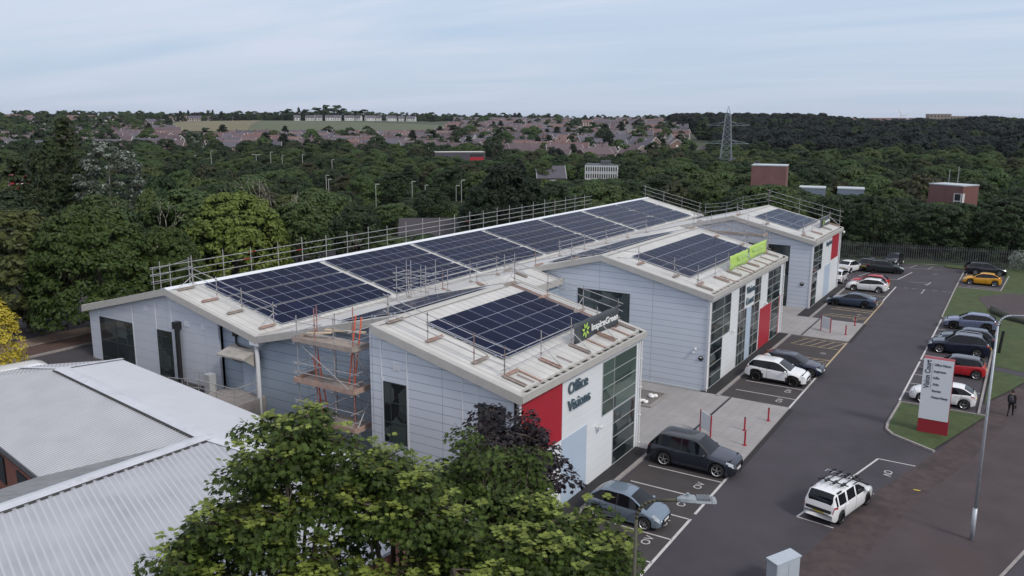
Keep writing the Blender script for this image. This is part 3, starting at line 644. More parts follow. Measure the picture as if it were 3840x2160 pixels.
guardrail('tall guardrail along the far edge of the farthest block',[zr(-8.4,45.1),zr(-4.8,45.1),zr(-2.2,45.1),zr(-.2,45.1)],None,ph=1.9,hs=(.6,1.15,1.7),foot=False)
guardrail('guardrail along the far ridge side between the hall and farthest block',[(-19,53.5,6.5),(-15,50,7.2),(-12,46.8,8.3),(-8.4,45.1,9.13)],None,ph=1.6,hs=(.5,1,1.45),foot=False)
def post_row(label,x,y0,y1,step,zb,zt,hs,red=()):
    T=thing('guardrail',(x,y0,zb),label,'guardrail','tubular roof edge guardrails'); n=int((y1-y0)/step)
    for i in range(n+1):
        y=y0+i*step; MB().tube((x,y,zb),(x+.05,y-.1*(i%2),zt+.1*(i%3)),.03,6).build('post',M['steel'],T)
    r=MB(); c=MB()
    for h in hs:
        r.tube((x,y0-.8,h),(x,y1+.3,h+.02),.026,6)
        for i in range(n+1): clampbits(c,(x,y0+i*step,h))
    r.build('rail',M['steel'],T); c.build('coupler',M['steel_rust'],T)
    q=MB(); 
    for yy,h in ((y0+8.0,hs[1]),(y0+8.6,hs[2]),(y0+14,hs[1]),(y0+40.5,hs[1])): q.tube((x,yy,h),(x,yy+.7,h),.032,6)
    q.build('red_sleeve',M['red_panel'],T); return T
post_row('long three rail guardrail behind the ridge of the solar roof',-37.75,-16.6,56.5,2.95,2.2,8.25,(6.75,7.3,7.85))
zm=lambda x,y:(x,y,zM(x)+.02)
guardrail('guardrail crossing the near gable end of the long solar roof',[zm(-27.5,-21.3),zm(-25.3,-21.2),zm(-23.1,-21.1),zm(-20.5,-20.9)],(0,-1),hs=(.35,.85,1.3),nobrace=(1,))
guardrail('guardrail rising over the far gable end of the long roof',[zm(-28.3,54.6),zm(-25.5,54.6),zm(-22.8,54.6),zm(-20.2,54.6)],None,ph=1.7,hs=(.5,1.05,1.55),foot=False)
guardrail('short guardrail on the back slope above the grey gable end',[(-33.6,-20.0,6.95),(-30.8,-20.6,7.6),(-28.2,-21.0,8.3)],None,ph=1.75,hs=(.55,1.1,1.6),foot=False,over=.5)
zl=lambda x,y:(x,y,zL(x)+.02)
guardrail('guardrail in the valley beside the link roof',[zl(-17.5,-11.5),zl(-16.9,-8.4),zl(-16.6,-5.4),zl(-16.2,-2.4)],(1,0),hs=(.4,.9,1.35),red=(1,),nobrace=(1,2))
guardrail('guardrail over the low link roof by the middle block',[zl(-14.3,-11.3),zl(-14.2,-8.0),zl(-14.2,-3.0)],(1,0),hs=(.5,1.1),nobrace=(0,))
guardrail('guardrail in the valley beside the middle block roof',[zl(-17.5,10),zl(-17.3,14.5),zl(-17.2,19),zl(-17.2,24),zl(-17.2,29)],(1,0),hs=(.4,.9,1.3),nobrace=(1,3))
# small access towers rising between the roofs
def tower(label,x0,x1,y0,y1,z0,z1,levels,n=2,tm='steel',cat='scaffold tower',group=None,board_m='board',zt=None,boards=True):
    T=thing('scaffold_tower',((x0+x1)/2,(y0+y1)/2,z0),label,cat,group)
    xs=[x0+(x1-x0)*i/n for i in range(n+1)]
    for i,x in enumerate(xs):
        for y in (y0,y1): MB().tube((x,y,z0),(x+.02,y,z1+.25*((i*2+(y==y1))%3)),.028,6).build('standard',M[tm if (i+(y==y1))%2 else 'steel'],T)
    l=MB(); c=MB()
    for z in levels:
        for dz in (-.08,.5,1.0):
            for y in (y0,y1): l.tube((x0-.35,y,z+dz),(x1+.35,y,z+dz+.02),.024,6)
            for x in (xs[0],xs[-1]) if dz>0 else xs: l.tube((x,y0-.3,z+dz),(x,y1+.35,z+dz),.024,6)
            for x in xs:
                for y in (y0,y1): clampbits(c,(x,y,z+dz))
    l.build('ledger',M['steel'],T); c.build('coupler',M['steel_rust'],T)
    d=MB(); zs=[z0]+list(levels)
    for i in range(len(zs)-1):
        a,b_=zs[i],zs[i+1]
        if i%2: d.tube((x0,y0-.04,a),(x1,y0-.04,b_),.024,6)
        else: d.tube((x1,y0-.04,a),(x0,y0-.04,b_),.024,6)
        d.tube((x1+.04,y0 if i%2 else y1,a),(x1+.04,y1 if i%2 else y0,b_),.024,6)
    d.build('diagonal_brace',M['steel'],T)
    for z in (levels if boards else []):
        b_=MB(); k=5; w=(y1-y0+.2)/k
        for i in range(k): b_.box(x0-.15,x1+.2,y0-.1+i*w+.01,y0-.1+(i+1)*w-.01,z,z+.04)
        b_.build('boards',M[board_m],T)
        t=MB(); t.box(x0-.15,x1+.05,y0-.16,y0-.12,z-.02,z+.24); t.box(x1+.06,x1+.10,y0-.16,y1+.3,z-.02,z+.24); t.box(x0-.2,x0-.16,y0-.16,y1+.1,z-.02,z+.24)
        t.build('toe_board',M['board' if z==max(levels) else 'board_pink'],T)
    return T
tower('scaffold tower with boarded lifts in the recess beside the nearest block',-13.35,-9.45,-25.75,-24.3,0,9.0,[3.4,5.45,7.65],3,tm='tube_red')
MB().cbox((-12.6,-24.9,7.98),1.5,.25,.05,rz=.25,ry=-.1).build('spare_board',M['board_new'],base=(-12.6,-24.9,7.9),label='shorter pale plank on the left of the top tower lift',category='plank')
MB().cbox((-11.4,-24.2,8.1),2.3,.24,.06,rz=.3).build('spare_board',M['board_new'],base=(-11.4,-24.2,8),label='longer pale plank at the back of the top tower lift',category='plank')
tower('scaffold frame standing in the gap before the farthest block',-10.2,-4.4,28.4,29.8,.1,9.1,[3.2,5.4,7.6],3,board_m='board_pink')
tower('short scaffold lift over the valley by the link roof',-19.0,-16.4,-11.0,-9.9,6.3,8.9,[7.4],2,boards=False)
def ladder(label,p0,p1,w=.38,m='orange'):
    a=Vector(p0); b_=Vector(p1); T=thing('ladder',p0,label,'ladder'); d=(b_-a); L=d.length; d.normalize(); s=Vector((1,0,0)); s=(s-d*s.dot(d)).normalized()*w/2
    for q in(-1,1): MB().tube(a+s*q,b_+s*q,.035,6).build('stile',M[m],T)
    r=MB(); k=int(L/.28)
    for i in range(1,k): r.tube(a+d*i*.28-s,a+d*i*.28+s,.018,5)
    r.build('rung',M['steel'],T)
ladder('orange ladder rising through the upper lift of the scaffold tower',(-10.4,-24.9,5.5),(-10.05,-24.6,9.15)); ladder('lower left orange ladder leaning inside the scaffold tower',(-12.5,-24.7,3.3),(-12.9,-24.9,6.7))
# recess door, plants of the yard hidden; banners
def banner(label,y0,y1,z0,z1,x,m,rows):
    T=thing('banner',(x,(y0+y1)/2,z0),label,'banner'); k=14; mb=MB()
    for j in range(5):
        for i in range(k+1):
            u=i/k; v=j/4; w=.05*math.sin(u*9+v*3)*(1-v)+.02*math.sin(u*23); sag=-.05*math.sin(u*PI*3)**2*(v)
            mb.v.append((x+w+.03,y0+(y1-y0)*u,z0+(z1-z0)*v+sag))
    for j in range(4):
        for i in range(k): mb.f.append((j*(k+1)+i,j*(k+1)+i+1,(j+1)*(k+1)+i+1,(j+1)*(k+1)+i)); mb.m.append(0)
    o=mb.build('banner_sheet',m,T,smooth=True); md=o.modifiers.new('thickness','SOLIDIFY'); md.thickness=.012
    return T
mat('banner_dark',(.055,.065,.075),.6,var=.08,scale=2); mat('banner_lime',(.40,.58,.13),.6,var=.05,scale=2); mat('banner_print',(.50,.68,.30),.6)
mat('print_white',(.78,.80,.80),.5); mat('print_green',(.42,.68,.10),.5)
T=banner('dark banner with a green flower emblem and white lettering on the nearest roof',-18.1,-12.65,7.5,8.62,-1.16,M['banner_dark'],None)
t=MB(); text(t,'InspireGreen',(-1.02,-16.35,7.88),(0,1,0),(0,0,1),.52,.008,0,.012,width=3.3); t.build('banner_lettering',M['print_white'],T)
t=MB()
for i in range(7):
    a=2*PI*i/7+.25; c=Vector((-1.03,-16.95,8.05)); d=Vector((0,math.cos(a),math.sin(a))); n=Vector((0,-d.z,d.y))
    t.poly([c+d*.10,c+d*.22-n*.075,c+d*.36-n*.05,c+d*.43,c+d*.36+n*.05,c+d*.22+n*.075])
t.build('flower_emblem',M['print_green'],T)
T=banner('near half of the lime green roof banner, hanging a little lower',7.7,12.55,7.5,8.66,-1.16,M['banner_lime'],None)
t=MB(); text(t,'InspireGreen',(-1.02,9.5,8.15),(0,1,0),(0,0,1),.42,.008,0,.01,width=2.6); text(t,'powered by solar',(-1.02,8.8,7.75),(0,1,0),(0,0,1),.3,.008,width=3.6); t.build('banner_lettering',M['banner_print'],T)
T=banner('far half of the lime green roof banner, pulled up at its end',12.8,18.0,7.65,8.8,-1.16,M['banner_lime'],None); t=MB(); text(t,'InspireGreen',(-1.02,13.6,8.25),(0,1,0),(0,0,1),.42,.008,0,.01,width=2.9); text(t,'powered by solar',(-1.02,13.5,7.9),(0,1,0),(0,0,1),.28,.008,width=3.3); t.build('banner_lettering',M['banner_print'],T)
T=banner('small dark banner with a pale emblem on the farthest roof',39.3,43.9,7.5,8.5,-1.16,M['banner_dark'],None)
t=MB()
for i in range(7):
    a=2*PI*i/7+.25; c=Vector((-1.02,40.6,8.0)); d=Vector((0,math.cos(a),math.sin(a))); n=Vector((0,-d.z,d.y))
    t.poly([c+d*.1,c+d*.22-n*.08,c+d*.42,c+d*.22+n*.08])
t.build('flower_emblem',M['print_green'],T); t=MB(); text(t,'InspireGreen',(-1.02,41.2,7.9),(0,1,0),(0,0,1),.42,.008,0,.012,width=2.4); t.build('banner_lettering',M['print_white'],T)
# loose tubes and boards lying on the roofs
PL=['first','second','third','fourth','fifth']
for i,y in enumerate((-23.9,-20.2,-15.4,-14.9)): MB().tube((-1.0,y,zR(-1.0)+.06),(-.1,y,zR(-.1)+.08),.028,6).build('loose_tube',M['steel_rust'],base=(-.5,y,7.3),label='short loose tube by the nearest block gutter, %s from the near corner'%PL[i],category='steel tube',group='loose tubes on the roofs')
for i,dy in enumerate((0,.14,.3)): MB().tube((-8.2,-12.9-dy,zR(-8.2)+.06),(-1.0,-12.9-dy,zR(-1)+.06),.028,6).build('loose_tube',M['steel_rust'],base=(-4,-13,8),label='long loose tube along the far edge of the nearest roof, %s of three'%PL[i],category='steel tube',group='loose tubes on the roofs')
for i,y in enumerate((5.5,9.7,10.6,14.4,16.3)): MB().cbox((-.55,y,zR(-.55)+.05),1.25,.13,.05,ry=th).build('loose_board',M['board_pink'],base=(-.5,y,7.2),label='weathered board by the middle block gutter, %s from the near corner'%PL[i],category='plank',group='loose boards by the roof gutters')
for i,y in enumerate((-23.4,-16.6,-13.6)): MB().cbox((-.6,y,zR(-.6)+.05),1.25,.13,.05,ry=th).build('loose_board',M['board_pink'],base=(-.5,y,7.2),label='weathered board by the nearest block gutter, %s from the near corner'%PL[i],category='plank',group='loose boards by the roof gutters')
# ---------------------------------------------------------------- cars
mat('tyre',(.012,.012,.013),.85); mat('rim_silver',(.55,.56,.58),.3,metal=.8); mat('rim_dark',(.03,.03,.032),.35,metal=.6); mat('well',(.004,.004,.004),1)
mat('clad',(.022,.022,.024),.6); mat('chrome',(.6,.62,.65),.2,metal=.9)
mat('car_glass',(.005,.007,.010),.05,spec=.35); mat('headlamp',(.42,.47,.50),.08,spec=1); mat('tail_red',(.30,.012,.015),.15,spec=.8); mat('plate_white',(.7,.7,.68),.5); mat('plate_yellow',(.62,.48,.05),.5); mat('seam',(.01,.01,.012),.7)
def paint(name,c,metal=.0,rough=.28): return mat('paint_'+name,c,rough,metal=metal,coat=.7)
def lin(t,x): return lerp_tab(t,x)
WHEELS={}
def wheel_meshes(r,rim,spokes):
    k=(round(r,2),rim,spokes)
    if k in WHEELS: return WHEELS[k]
    w=.11
    t=MB(); n=22; prof=[(r*.70,-w),(r*.93,-w),(r,-w*.6),(r,w*.6),(r*.93,w),(r*.70,w)]
    for i in range(n):
        a=2*PI*i/n
        for pr,y in prof: t.v.append((pr*math.cos(a),y,pr*math.sin(a)))
    m=len(prof)
    for i in range(n):
        for j in range(m-1): t.f.append((i*m+j,i*m+j+1,((i+1)%n)*m+j+1,((i+1)%n)*m+j)); t.m.append(0)
    tyre=t.mesh('tyre',M['tyre'],True)
    g=MB(); g.tube((0,-w*.35,0),(0,-w*.3,0),r*.71,22,1)
    # outer lip and spokes on the outer (-y) side
    for i in range(n):
        a=2*PI*i/n; b_=2*PI*(i+1)/n
        g.quad((r*.70*math.cos(a),-w*.95,r*.70*math.sin(a)),(r*.70*math.cos(b_),-w*.95,r*.70*math.sin(b_)),(r*.63*math.cos(b_),-w*.7,r*.63*math.sin(b_)),(r*.63*math.cos(a),-w*.7,r*.63*math.sin(a)))
    for i in range(spokes):
        a=2*PI*i/spokes+.3; 
        for da in (-.12,.12):
            d=Vector((math.cos(a+da),0,math.sin(a+da))); e=Vector((-d.z,0,d.x)); s_=r*.035; y=-w*.75
            g.prism([Vector((0,y,0))+d*r*.1-e*s_,Vector((0,y,0))+d*r*.66-e*s_*.8,Vector((0,y,0))+d*r*.66+e*s_*.8,Vector((0,y,0))+d*r*.1+e*s_],(0,w*.25,0))
    g.tube((0,-w*.85,0),(0,-w*.4,0),r*.13,10)
    rm=g.mesh('rim',[M[rim],M['well']]); WHEELS[k]=(tyre,rm); return WHEELS[k]
def car(label,x,y,rz,L,W,H,wb,fo,top,belt,paintm,gh,pillars=(),cat='car',roofm=None,cladding=False,rim='rim_silver',rw=.33,spokes=5,rails=False,z0=0.0,tw=.78,rearglass=True,tail='hatch',darkpillar=True,group='cars parked around the office court'):
    """top: roof line (s,z) from nose; belt: (s,z); gh=(cowl s, roof front s, roof rear s, tail s); pillars: (s0,s1) body-colour posts"""
    T=thing('parked_car',(x,y,z0),label,cat,group); hw=W/2
    sA,sB,sC,sD=gh; s1=fo; s2=fo+wb; ra=rw+.055
    def wid(s): return hw*lin([(0,.70),(.06,.80),(.2,.90),(.55,.975),(1.0,1.0),(L-.8,1.0),(L-.25,.95),(L-.06,.86),(L,.80)],s)
    def zbot(s):
        z=lin([(0,.30),(.15,.22),(L-.2,.24),(L,.34)],s)
        for sw in (s1,s2):
            q=abs(s-sw)
            if q<ra: z=max(z,rw+math.sqrt(ra*ra-q*q)*.97)
        return z
    st=set([0,.03,.08,.15,.25,L,L-.03,L-.08,L-.15,L-.25,sA,sB,sC,sD])
    s=0
    while s<L: st.add(round(s,3)); s+=.16
    for sw in (s1,s2):
        for a in range(-6,7): st.add(round(sw+ra*math.sin(a*PI/12),3))
        st.add(sw-ra-.015); st.add(sw+ra+.015)
    for a,b_ in pillars: st.add(a); st.add(b_)
    seams=[]
    doors=[sA+.12,(pillars[0][0]+pillars[0][1])/2 if pillars else sB+.6]+([s2-ra*.55] if len(pillars)>1 else [])
    for d in doors: seams.append((d,d+.022)); st.add(d); st.add(d+.022)
    for t_,_ in top: st.add(t_)
    st=sorted(q for q in st if 0<=q<=L); o2=[st[0]]
    for q in st[1:]:
        if q-o2[-1]>.008: o2.append(q)
    st=o2
    def topz(s):
        # smoothed roof line
        return sum(lin(top,min(L,max(0,s+d)))*w for d,w in((-.06,.25),(0,.5),(.06,.25)))
    rows=[]
    for s in st:
        w=wid(s); zt=topz(s); zb=lin(belt,s); zb=min(zb,zt-.02); bo=min(zbot(s),zb-.06); g=max(0,min(1,(zt-zb)/.45)); k=max(0,min(1,(zt-zb)/.2))
        h=zb-bo
        wr=w*(.955-(1-tw)*g); w5=w*.90*(1-k)+wr*k
        rows.append([(w*.93,bo),(w*.985,bo+h*.18),(w*1.0,bo+h*.55),(w*.99,bo+h*.88),(w*.955,zb),(w5,zt-.055*k-.012*(1-k)),(w5-.07-.10*(1-k),zt-.008),(w5*.5,zt+.012),(0,zt+.018)])
    cats={}
    def V(s,p,sg): return (L/2-s,sg*p[0],p[1])
    def addf(cat,vs):
        mb,mp=cats.setdefault(cat,(MB(),{}))
        ids=[]
        for v in vs:
            kx=(round(v[0],4),round(v[1],4),round(v[2],4))
            if kx not in mp: mp[kx]=len(mb.v); mb.v.append(v)
            if mp[kx] not in ids: ids.append(mp[kx])
        if len(ids)>=3: mb.f.append(tuple(ids)); mb.m.append(0)
    nr=len(rows[0])
    for i in range(len(st)-1):
        sm=(st[i]+st[i+1])/2; zt=topz(sm); zb=lin(belt,sm)
        for j in range(nr-1):
            for sg in (-1,1):
                cat_='body'
                if j==0 and cladding: cat_='clad'
                if j==1 and cladding and any(abs(sm-sw)<ra+.08 for sw in (s1,s2)): cat_='clad'
                if j<=3 and any(a<=sm<=b_ for a,b_ in seams): cat_='seam'
                if j==4 and sA+.18<sm<sD-.12 and zt-zb>.12:
                    cat_='side_window_'+('r' if sg<0 else 'l')
                    if any(a<=sm<=b_ for a,b_ in pillars): cat_='seam' if darkpillar else 'body'
                if j>=5 and sA<=sm<=sB and zt>zb+.03: cat_='windscreen' if j>=6 or True else 'body'
                if j==5 and sA<=sm<=sB: cat_='body'
                if rearglass and j>=6 and sC<=sm<=sD and zt>zb+.05: cat_='rear_window'
                if roofm and j>=5 and sB<sm<=sC: cat_='roof_panel'
                if roofm and j==5 and sA<sm<sD and zt>zb+.1 and cat_=='body': cat_='roof_panel'
                if j in (2,3) and .03<sm<.34 and j==3: cat_='headlight_'+('r' if sg<0 else 'l')
                if j==4 and .08<sm<.40 and zt-zb<.2: cat_='headlight_'+('r' if sg<0 else 'l')
                if j in (2,3) and L-.30<sm<L-.02 and not(j==2): cat_='tail_'+('r' if sg<0 else 'l')
                a,b_,c,d=V(st[i],rows[i][j],sg),V(st[i+1],rows[i+1][j],sg),V(st[i+1],rows[i+1][j+1],sg),V(st[i],rows[i][j+1],sg)
                addf(cat_,[a,b_,c,d] if sg<0 else [d,c,b_,a])
    for i in (0,-1):
        loop=[V(st[i],p,-1) for p in rows[i]]+[V(st[i],p,1) for p in rows[i][::-1][1:]]
        addf('body',loop if i==-1 else loop[::-1])
    names={'body':('body',paintm),'clad':('sill_cladding',M['clad']),'seam':('door_seam',M['seam']),'windscreen':('windscreen',M['car_glass']),'rear_window':('rear_window',M['car_glass']),'roof_panel':('roof_panel',roofm),
        'side_window_r':('side_window',M['car_glass']),'side_window_l':('side_window',M['car_glass']),'headlight_r':('headlight',M['headlamp']),'headlight_l':('headlight',M['headlamp']),'tail_r':('tail_light',M['tail_red']),'tail_l':('tail_light',M['tail_red'])}
    body=None
    for c_ in ('body','roof_panel','clad','seam','windscreen','rear_window','side_window_r','side_window_l','headlight_r','headlight_l','tail_r','tail_l'):
        if c_ not in cats: continue
        nm,mm=names[c_]; me=cats[c_][0].mesh(nm,mm,True); o=bpy.data.objects.new(nm,me); COL.objects.link(o); o.parent=T
    def part(mb,nm,mm,par=None,sm=False):
        o=bpy.data.objects.new(nm,mb.mesh(nm,mm,sm)); COL.objects.link(o); o.parent=par or T; return o
    part(MB().box(-L/2+.25,L/2-.25,-hw+.24,hw-.24,.17,lin(belt,L/2)-.1),'underbody',M['well'])
    # grille, bumper intake and number plates on gentle nose and tail
    z1=lin(top,.03)
    g=MB(); xg=L/2; g.box(xg-.05,xg+.012,-hw*.42,hw*.42,z1-.20,z1-.07); g.box(xg-.06,xg+.01,-hw*.55,hw*.55,.30,.42); part(g,'grille',M['clad'])
    part(MB().box(xg-.01,xg+.022,-.26,.26,.44,.55),'number_plate',M['plate_white'])
    zp=.62 if H>1.5 else .58
    part(MB().box(-xg-.02,-xg+.01,-.26,.26,zp,zp+.11),'number_plate',M['plate_yellow'])
    for sg in (-1,1):
        m_=MB(); xm_=L/2-sA-.30; zb=lin(belt,sA+.3); m_.ball((xm_,sg*(hw+.09),zb+.07),.09,.12,.075,10,6); m_.box(xm_-.03,xm_+.03,*sorted((sg*(hw-.06),sg*(hw+.06))),zb,zb+.05); part(m_,'door_mirror',paintm,sm=True)
        h_=MB()
        for dd in doors[1:]:
            xx=L/2-dd+.25; h_.box(xx-.09,xx+.09,*sorted((sg*(hw-.01),sg*(hw+.02))),lin(belt,dd)-.14,lin(belt,dd)-.105)
        part(h_,'door_handle',paintm)
        if rails:
            r_=MB(); zr_=topz((sB+sC)/2); wr_=hw*(tw-.04); pts=[(L/2-sB-.05,sg*wr_,topz(sB+.05)),(L/2-sB-.3,sg*wr_,topz(sB+.3)+.06),(L/2-sC+.3,sg*wr_,topz(sC-.3)+.06),(L/2-sC+.02,sg*wr_,topz(sC)-.0)]
            r_.path(pts,.022,6); part(r_,'roof_rail',M['chrome'])
    tm,rm=wheel_meshes(rw,rim,spokes)
    for sw in (s1,s2):
        for sg in (-1,1):
            w_=bpy.data.objects.new('wheel',tm); COL.objects.link(w_); w_.parent=T; w_.location=(L/2-sw,sg*(hw-.125),rw); w_.rotation_euler=(0,0,0 if sg<0 else PI)
            r_=bpy.data.objects.new('rim',rm); COL.objects.link(r_); r_.parent=w_
    T.rotation_euler=(0,0,rz); T['_L']=L; del T['_L']
    return T,topz
def hatch_shape(L,H,cowl=1.05,rf=1.75,rr=None,hood=.95,nose=.70,tailz=1.0):
    rr=rr or L-.75
    top=[(0,nose-.14),(.05,nose),(.2,nose+.08),(cowl-.5,hood-.04),(cowl,hood+.03),(rf,H-.08),(rf+.35,H),(rr-.3,H-.01),(rr,H-.06),(L-.22,tailz+.12),(L-.10,tailz-.08),(L-.02,.80),(L,.55)]
    belt=[(0,nose-.22),(.2,nose-.04),(cowl,hood-.06),(L*.6,hood),(L-.5,hood+.07),(L,hood+.0)]
    return top,belt,(cowl,rf,rr,L-.2)
def add_hatch(label,x,y,rz,L,W,H,wb,fo,pm,**k):
    cowl=k.pop('cowl',.95); rf=k.pop('rf',1.7); rr=k.pop('rr',None); hood=k.pop('hood',.93); nose=k.pop('nose',.70)
    top,belt,gh=hatch_shape(L,H,cowl,rf,rr,hood,nose,k.pop('tailz',1.0)); pc=rf+(gh[2]-rf)*.38
    pil=k.pop('pillars',[(pc,pc+.09),(gh[2]-.22,gh[2]-.08)])
    return car(label,x,y,rz,L,W,H,wb,fo,top,belt,pm,gh,pil,**k)
def add_suv(label,x,y,rz,L,W,H,wb,fo,pm,**k):
    k.setdefault('cladding',True); k.setdefault('rw',.36); k.setdefault('tw',.80)
    return add_hatch(label,x,y,rz,L,W,H,wb,fo,pm,hood=k.pop('hood',1.06),nose=k.pop('nose',.82),cowl=k.pop('cowl',1.2),rf=k.pop('rf',1.95),tailz=k.pop('tailz',1.12),**k)
white=paint('white',(.74,.75,.76)); lblue=paint('light_blue',(.19,.245,.31),.45); grey=paint('graphite',(.035,.042,.06),.6); navy=paint('navy',(.008,.013,.035),.3); bgrey=paint('blue_grey',(.045,.07,.12),.45)
red=paint('red',(.42,.012,.02)); black=paint('black',(.006,.007,.010)); dgreen=paint('dark_green',(.010,.018,.018),.3); yellow=paint('amber',(.62,.30,.012),.1); lav=paint('lavender_grey',(.17,.20,.31),.45); dgrey=paint('dark_grey',(.025,.025,.03),.4); teal=paint('slate',(.02,.035,.06),.4); roofd=paint('dark_roof',(.03,.035,.05),.3)
add_hatch('light blue hatchback in the nearest bay beside the white front wall',3.28,-20.5,0,3.9,1.7,1.53,2.48,.80,lblue,cowl=.75,rf=1.6,rim='rim_silver',spokes=7,rw=.32)
add_suv('large dark grey luxury off roader parked nose out beside the paved forecourt',3.80,-12.78,0,5.05,2.02,1.82,3.05,.92,grey,cladding=False,rw=.40,roofm=black,rf=2.1,cowl=1.35,rr=4.35,hood=1.12,nose=.90,spokes=5)
add_suv('white off roader with black wheels parked nose out below the middle block',3.62,5.45,0,4.45,1.95,1.66,2.7,.88,white,rw=.37,rim='rim_dark',cowl=1.15,rf=2.0,rr=3.9)
add_hatch('navy estate car nose out just behind the white off roader',3.95,8.45,0,4.75,1.85,1.47,2.88,.82,navy,cowl=1.25,rf=2.1,rr=4.1,rw=.34)
# coupe-like saloon
top=[(0,.52),(.05,.66),(.2,.74),(.9,.90),(1.35,.97),(2.15,1.34),(2.7,1.42),(3.3,1.38),(4.25,1.10),(4.6,1.05),(4.82,.92),(4.9,.55)]; belt=[(0,.5),(.2,.68),(1.35,.90),(3,.96),(4.3,1.0),(4.9,.86)]
car('blue grey fastback saloon nose in towards the farthest block',3.42,35.75,PI,4.9,1.9,1.42,2.95,.88,top,belt,bgrey,(1.35,2.2,3.3,4.2),[(2.85,2.94)],rim='rim_dark',rw=.36,tw=.72)
add_hatch('white hatchback nose in beside a red one near the farthest block',3.35,45.15,PI,4.35,1.82,1.46,2.66,.86,white,cowl=1.05,rf=1.9)
add_hatch('red hatchback mostly hidden behind a white hatchback',3.2,47.75,PI,4.2,1.8,1.48,2.6,.85,red,cowl=1.05,rf=1.9)
add_hatch('white small car half hidden by the corner of the farthest block',-.62,49.3,PI/2,3.9,1.7,1.48,2.45,.8,white)
add_hatch('white small hatchback seen from behind at the far end',-.75,57.4,R(74),3.85,1.72,1.5,2.45,.8,white)
add_hatch('charcoal hatchback squeezed behind the white small hatchback',1.15,60.3,R(78),4.2,1.8,1.58,2.6,.85,dgrey)
add_suv('dark green crossover parked side on near the palisade fence',3.15,58.9,R(12),4.5,1.85,1.6,2.65,.88,dgreen,rim='rim_dark')
add_hatch('black car facing the camera close to the palisade fence',3.2,66.6,R(-97),4.0,1.8,1.55,2.55,.8,black)
add_hatch('dark car glimpsed past the white corner downpipe of the farthest block',-3.0,57.6,R(76),4.0,1.75,1.5,2.5,.8,dgrey)
add_hatch('black estate car parked at the far right by the grass',14.15,64.75,R(13),4.7,1.85,1.5,2.7,.88,black,cowl=1.15,rf=2.0,rr=4.1)
add_hatch('amber yellow hatchback in the far right bay',14.22,56.7,PI,4.05,1.75,1.44,2.55,.85,yellow,cowl=1.0,rf=1.8)
add_suv('lavender grey crossover in the right hand row beside the grass',14.62,31.15,PI,4.42,1.83,1.58,2.7,.88,lav,rim='rim_dark')
add_suv('dark slate crossover hidden behind the navy off roader',14.75,24.0,PI,4.5,1.85,1.66,2.68,.88,teal)
add_suv('navy family off roader with silver roof rails in the right hand row',14.42,21.4,PI,4.65,1.86,1.72,2.75,.92,navy,rails=True,cladding=False,spokes=5)
add_hatch('red hatchback with a dark roof partly behind the totem sign',14.75,14.65,PI,3.95,1.75,1.5,2.57,.75,red,roofm=roofd,rr=3.45,cowl=.95,rf=1.55,tw=.84)
add_hatch('white hatchback directly behind the tall totem sign',14.5,6.7,PI,4.05,1.7,1.44,2.55,.82,white,cowl=1.05,rf=1.85)
# white estate with cycle carriers
top=[(0,.60),(.05,.74),(.2,.82),(.85,.98),(1.05,1.03),(1.75,1.44),(2.1,1.53),(4.05,1.56),(4.25,1.50),(4.42,1.05),(4.47,.8),(4.5,.5)]; belt=[(0,.58),(.2,.78),(1.05,.95),(3,1.0),(4.5,1.02)]
T,tz=car('white estate car with cycle carriers on its roof seen from behind',11.72,-13.95,R(76.2),4.5,1.75,1.56,2.88,.83,top,belt,white,(1.05,1.8,4.12,4.40),[(2.2,2.32),(3.15,3.30),(4.0,4.1)],rim='rim_dark',rw=.33,tw=.83,spokes=4,darkpillar=False)
b=MB(); b.box(-2.30,-2.245,-.62,.62,.70,.84); o=bpy.data.objects.new('tailgate_handle',b.mesh('tailgate_handle',M['clad'])); COL.objects.link(o); o.parent=T
b=MB()
for sg in (-1,1): b.box(-.15,.85,*sorted((sg*.74,sg*.70)),1.57,1.61); b.box(-1.75,-1.35,*sorted((sg*.68,sg*.61)),1.56,1.62)
for xx in (.55,-.75): b.box(xx-.03,xx+.03,-.72,.72,1.64,1.68)
o=bpy.data.objects.new('roof_bar',b.mesh('roof_bar',M['clad'])); COL.objects.link(o); o.parent=T
for yy in (-.52,-.12,.28,.6):
    b=MB(); b.box(-1.15,.85,yy-.02,yy+.02,1.69,1.72)
    for xx in (-.95,-.75,.6,.3): b.box(xx-.09,xx+.09,yy-.06,yy+.07,1.69,1.76)
    o=bpy.data.objects.new('cycle_carrier',b.mesh('cycle_carrier',M['black'])); COL.objects.link(o); o.parent=T
    b=MB(); b.path([(.3,yy,1.73),(.05,yy+.1,1.86),(-.25,yy+.12,1.84)],.022,5); o=bpy.data.objects.new('carrier_arm',b.mesh('carrier_arm',M['chrome'])); COL.objects.link(o); o.parent=T
add_hatch('dark blue car glimpsed between the trees beyond the long roof',-57.5,11,R(70),4.3,1.8,1.5,2.6,.85,teal,z0=1.6)
# van behind the foreground roof
vt=[(0,.8),(.1,1.0),(.5,1.2),(.9,1.35),(1.5,2.0),(1.9,2.12),(5.0,2.12),(5.15,2.0),(5.2,.6)]; vb=[(0,.78),(.5,1.1),(1.0,1.25),(5.2,1.3)]
car('white panel van whose roof shows behind the corrugated roof',-32.4,-29.9,R(78),5.2,2.0,2.1,3.2,.9,vt,vb,white,(.9,1.5,5.1,5.2),[(1.9,5.1)],cat='van',z0=2.2,rearglass=False,tw=.88,darkpillar=False,group='cars parked around the office court')
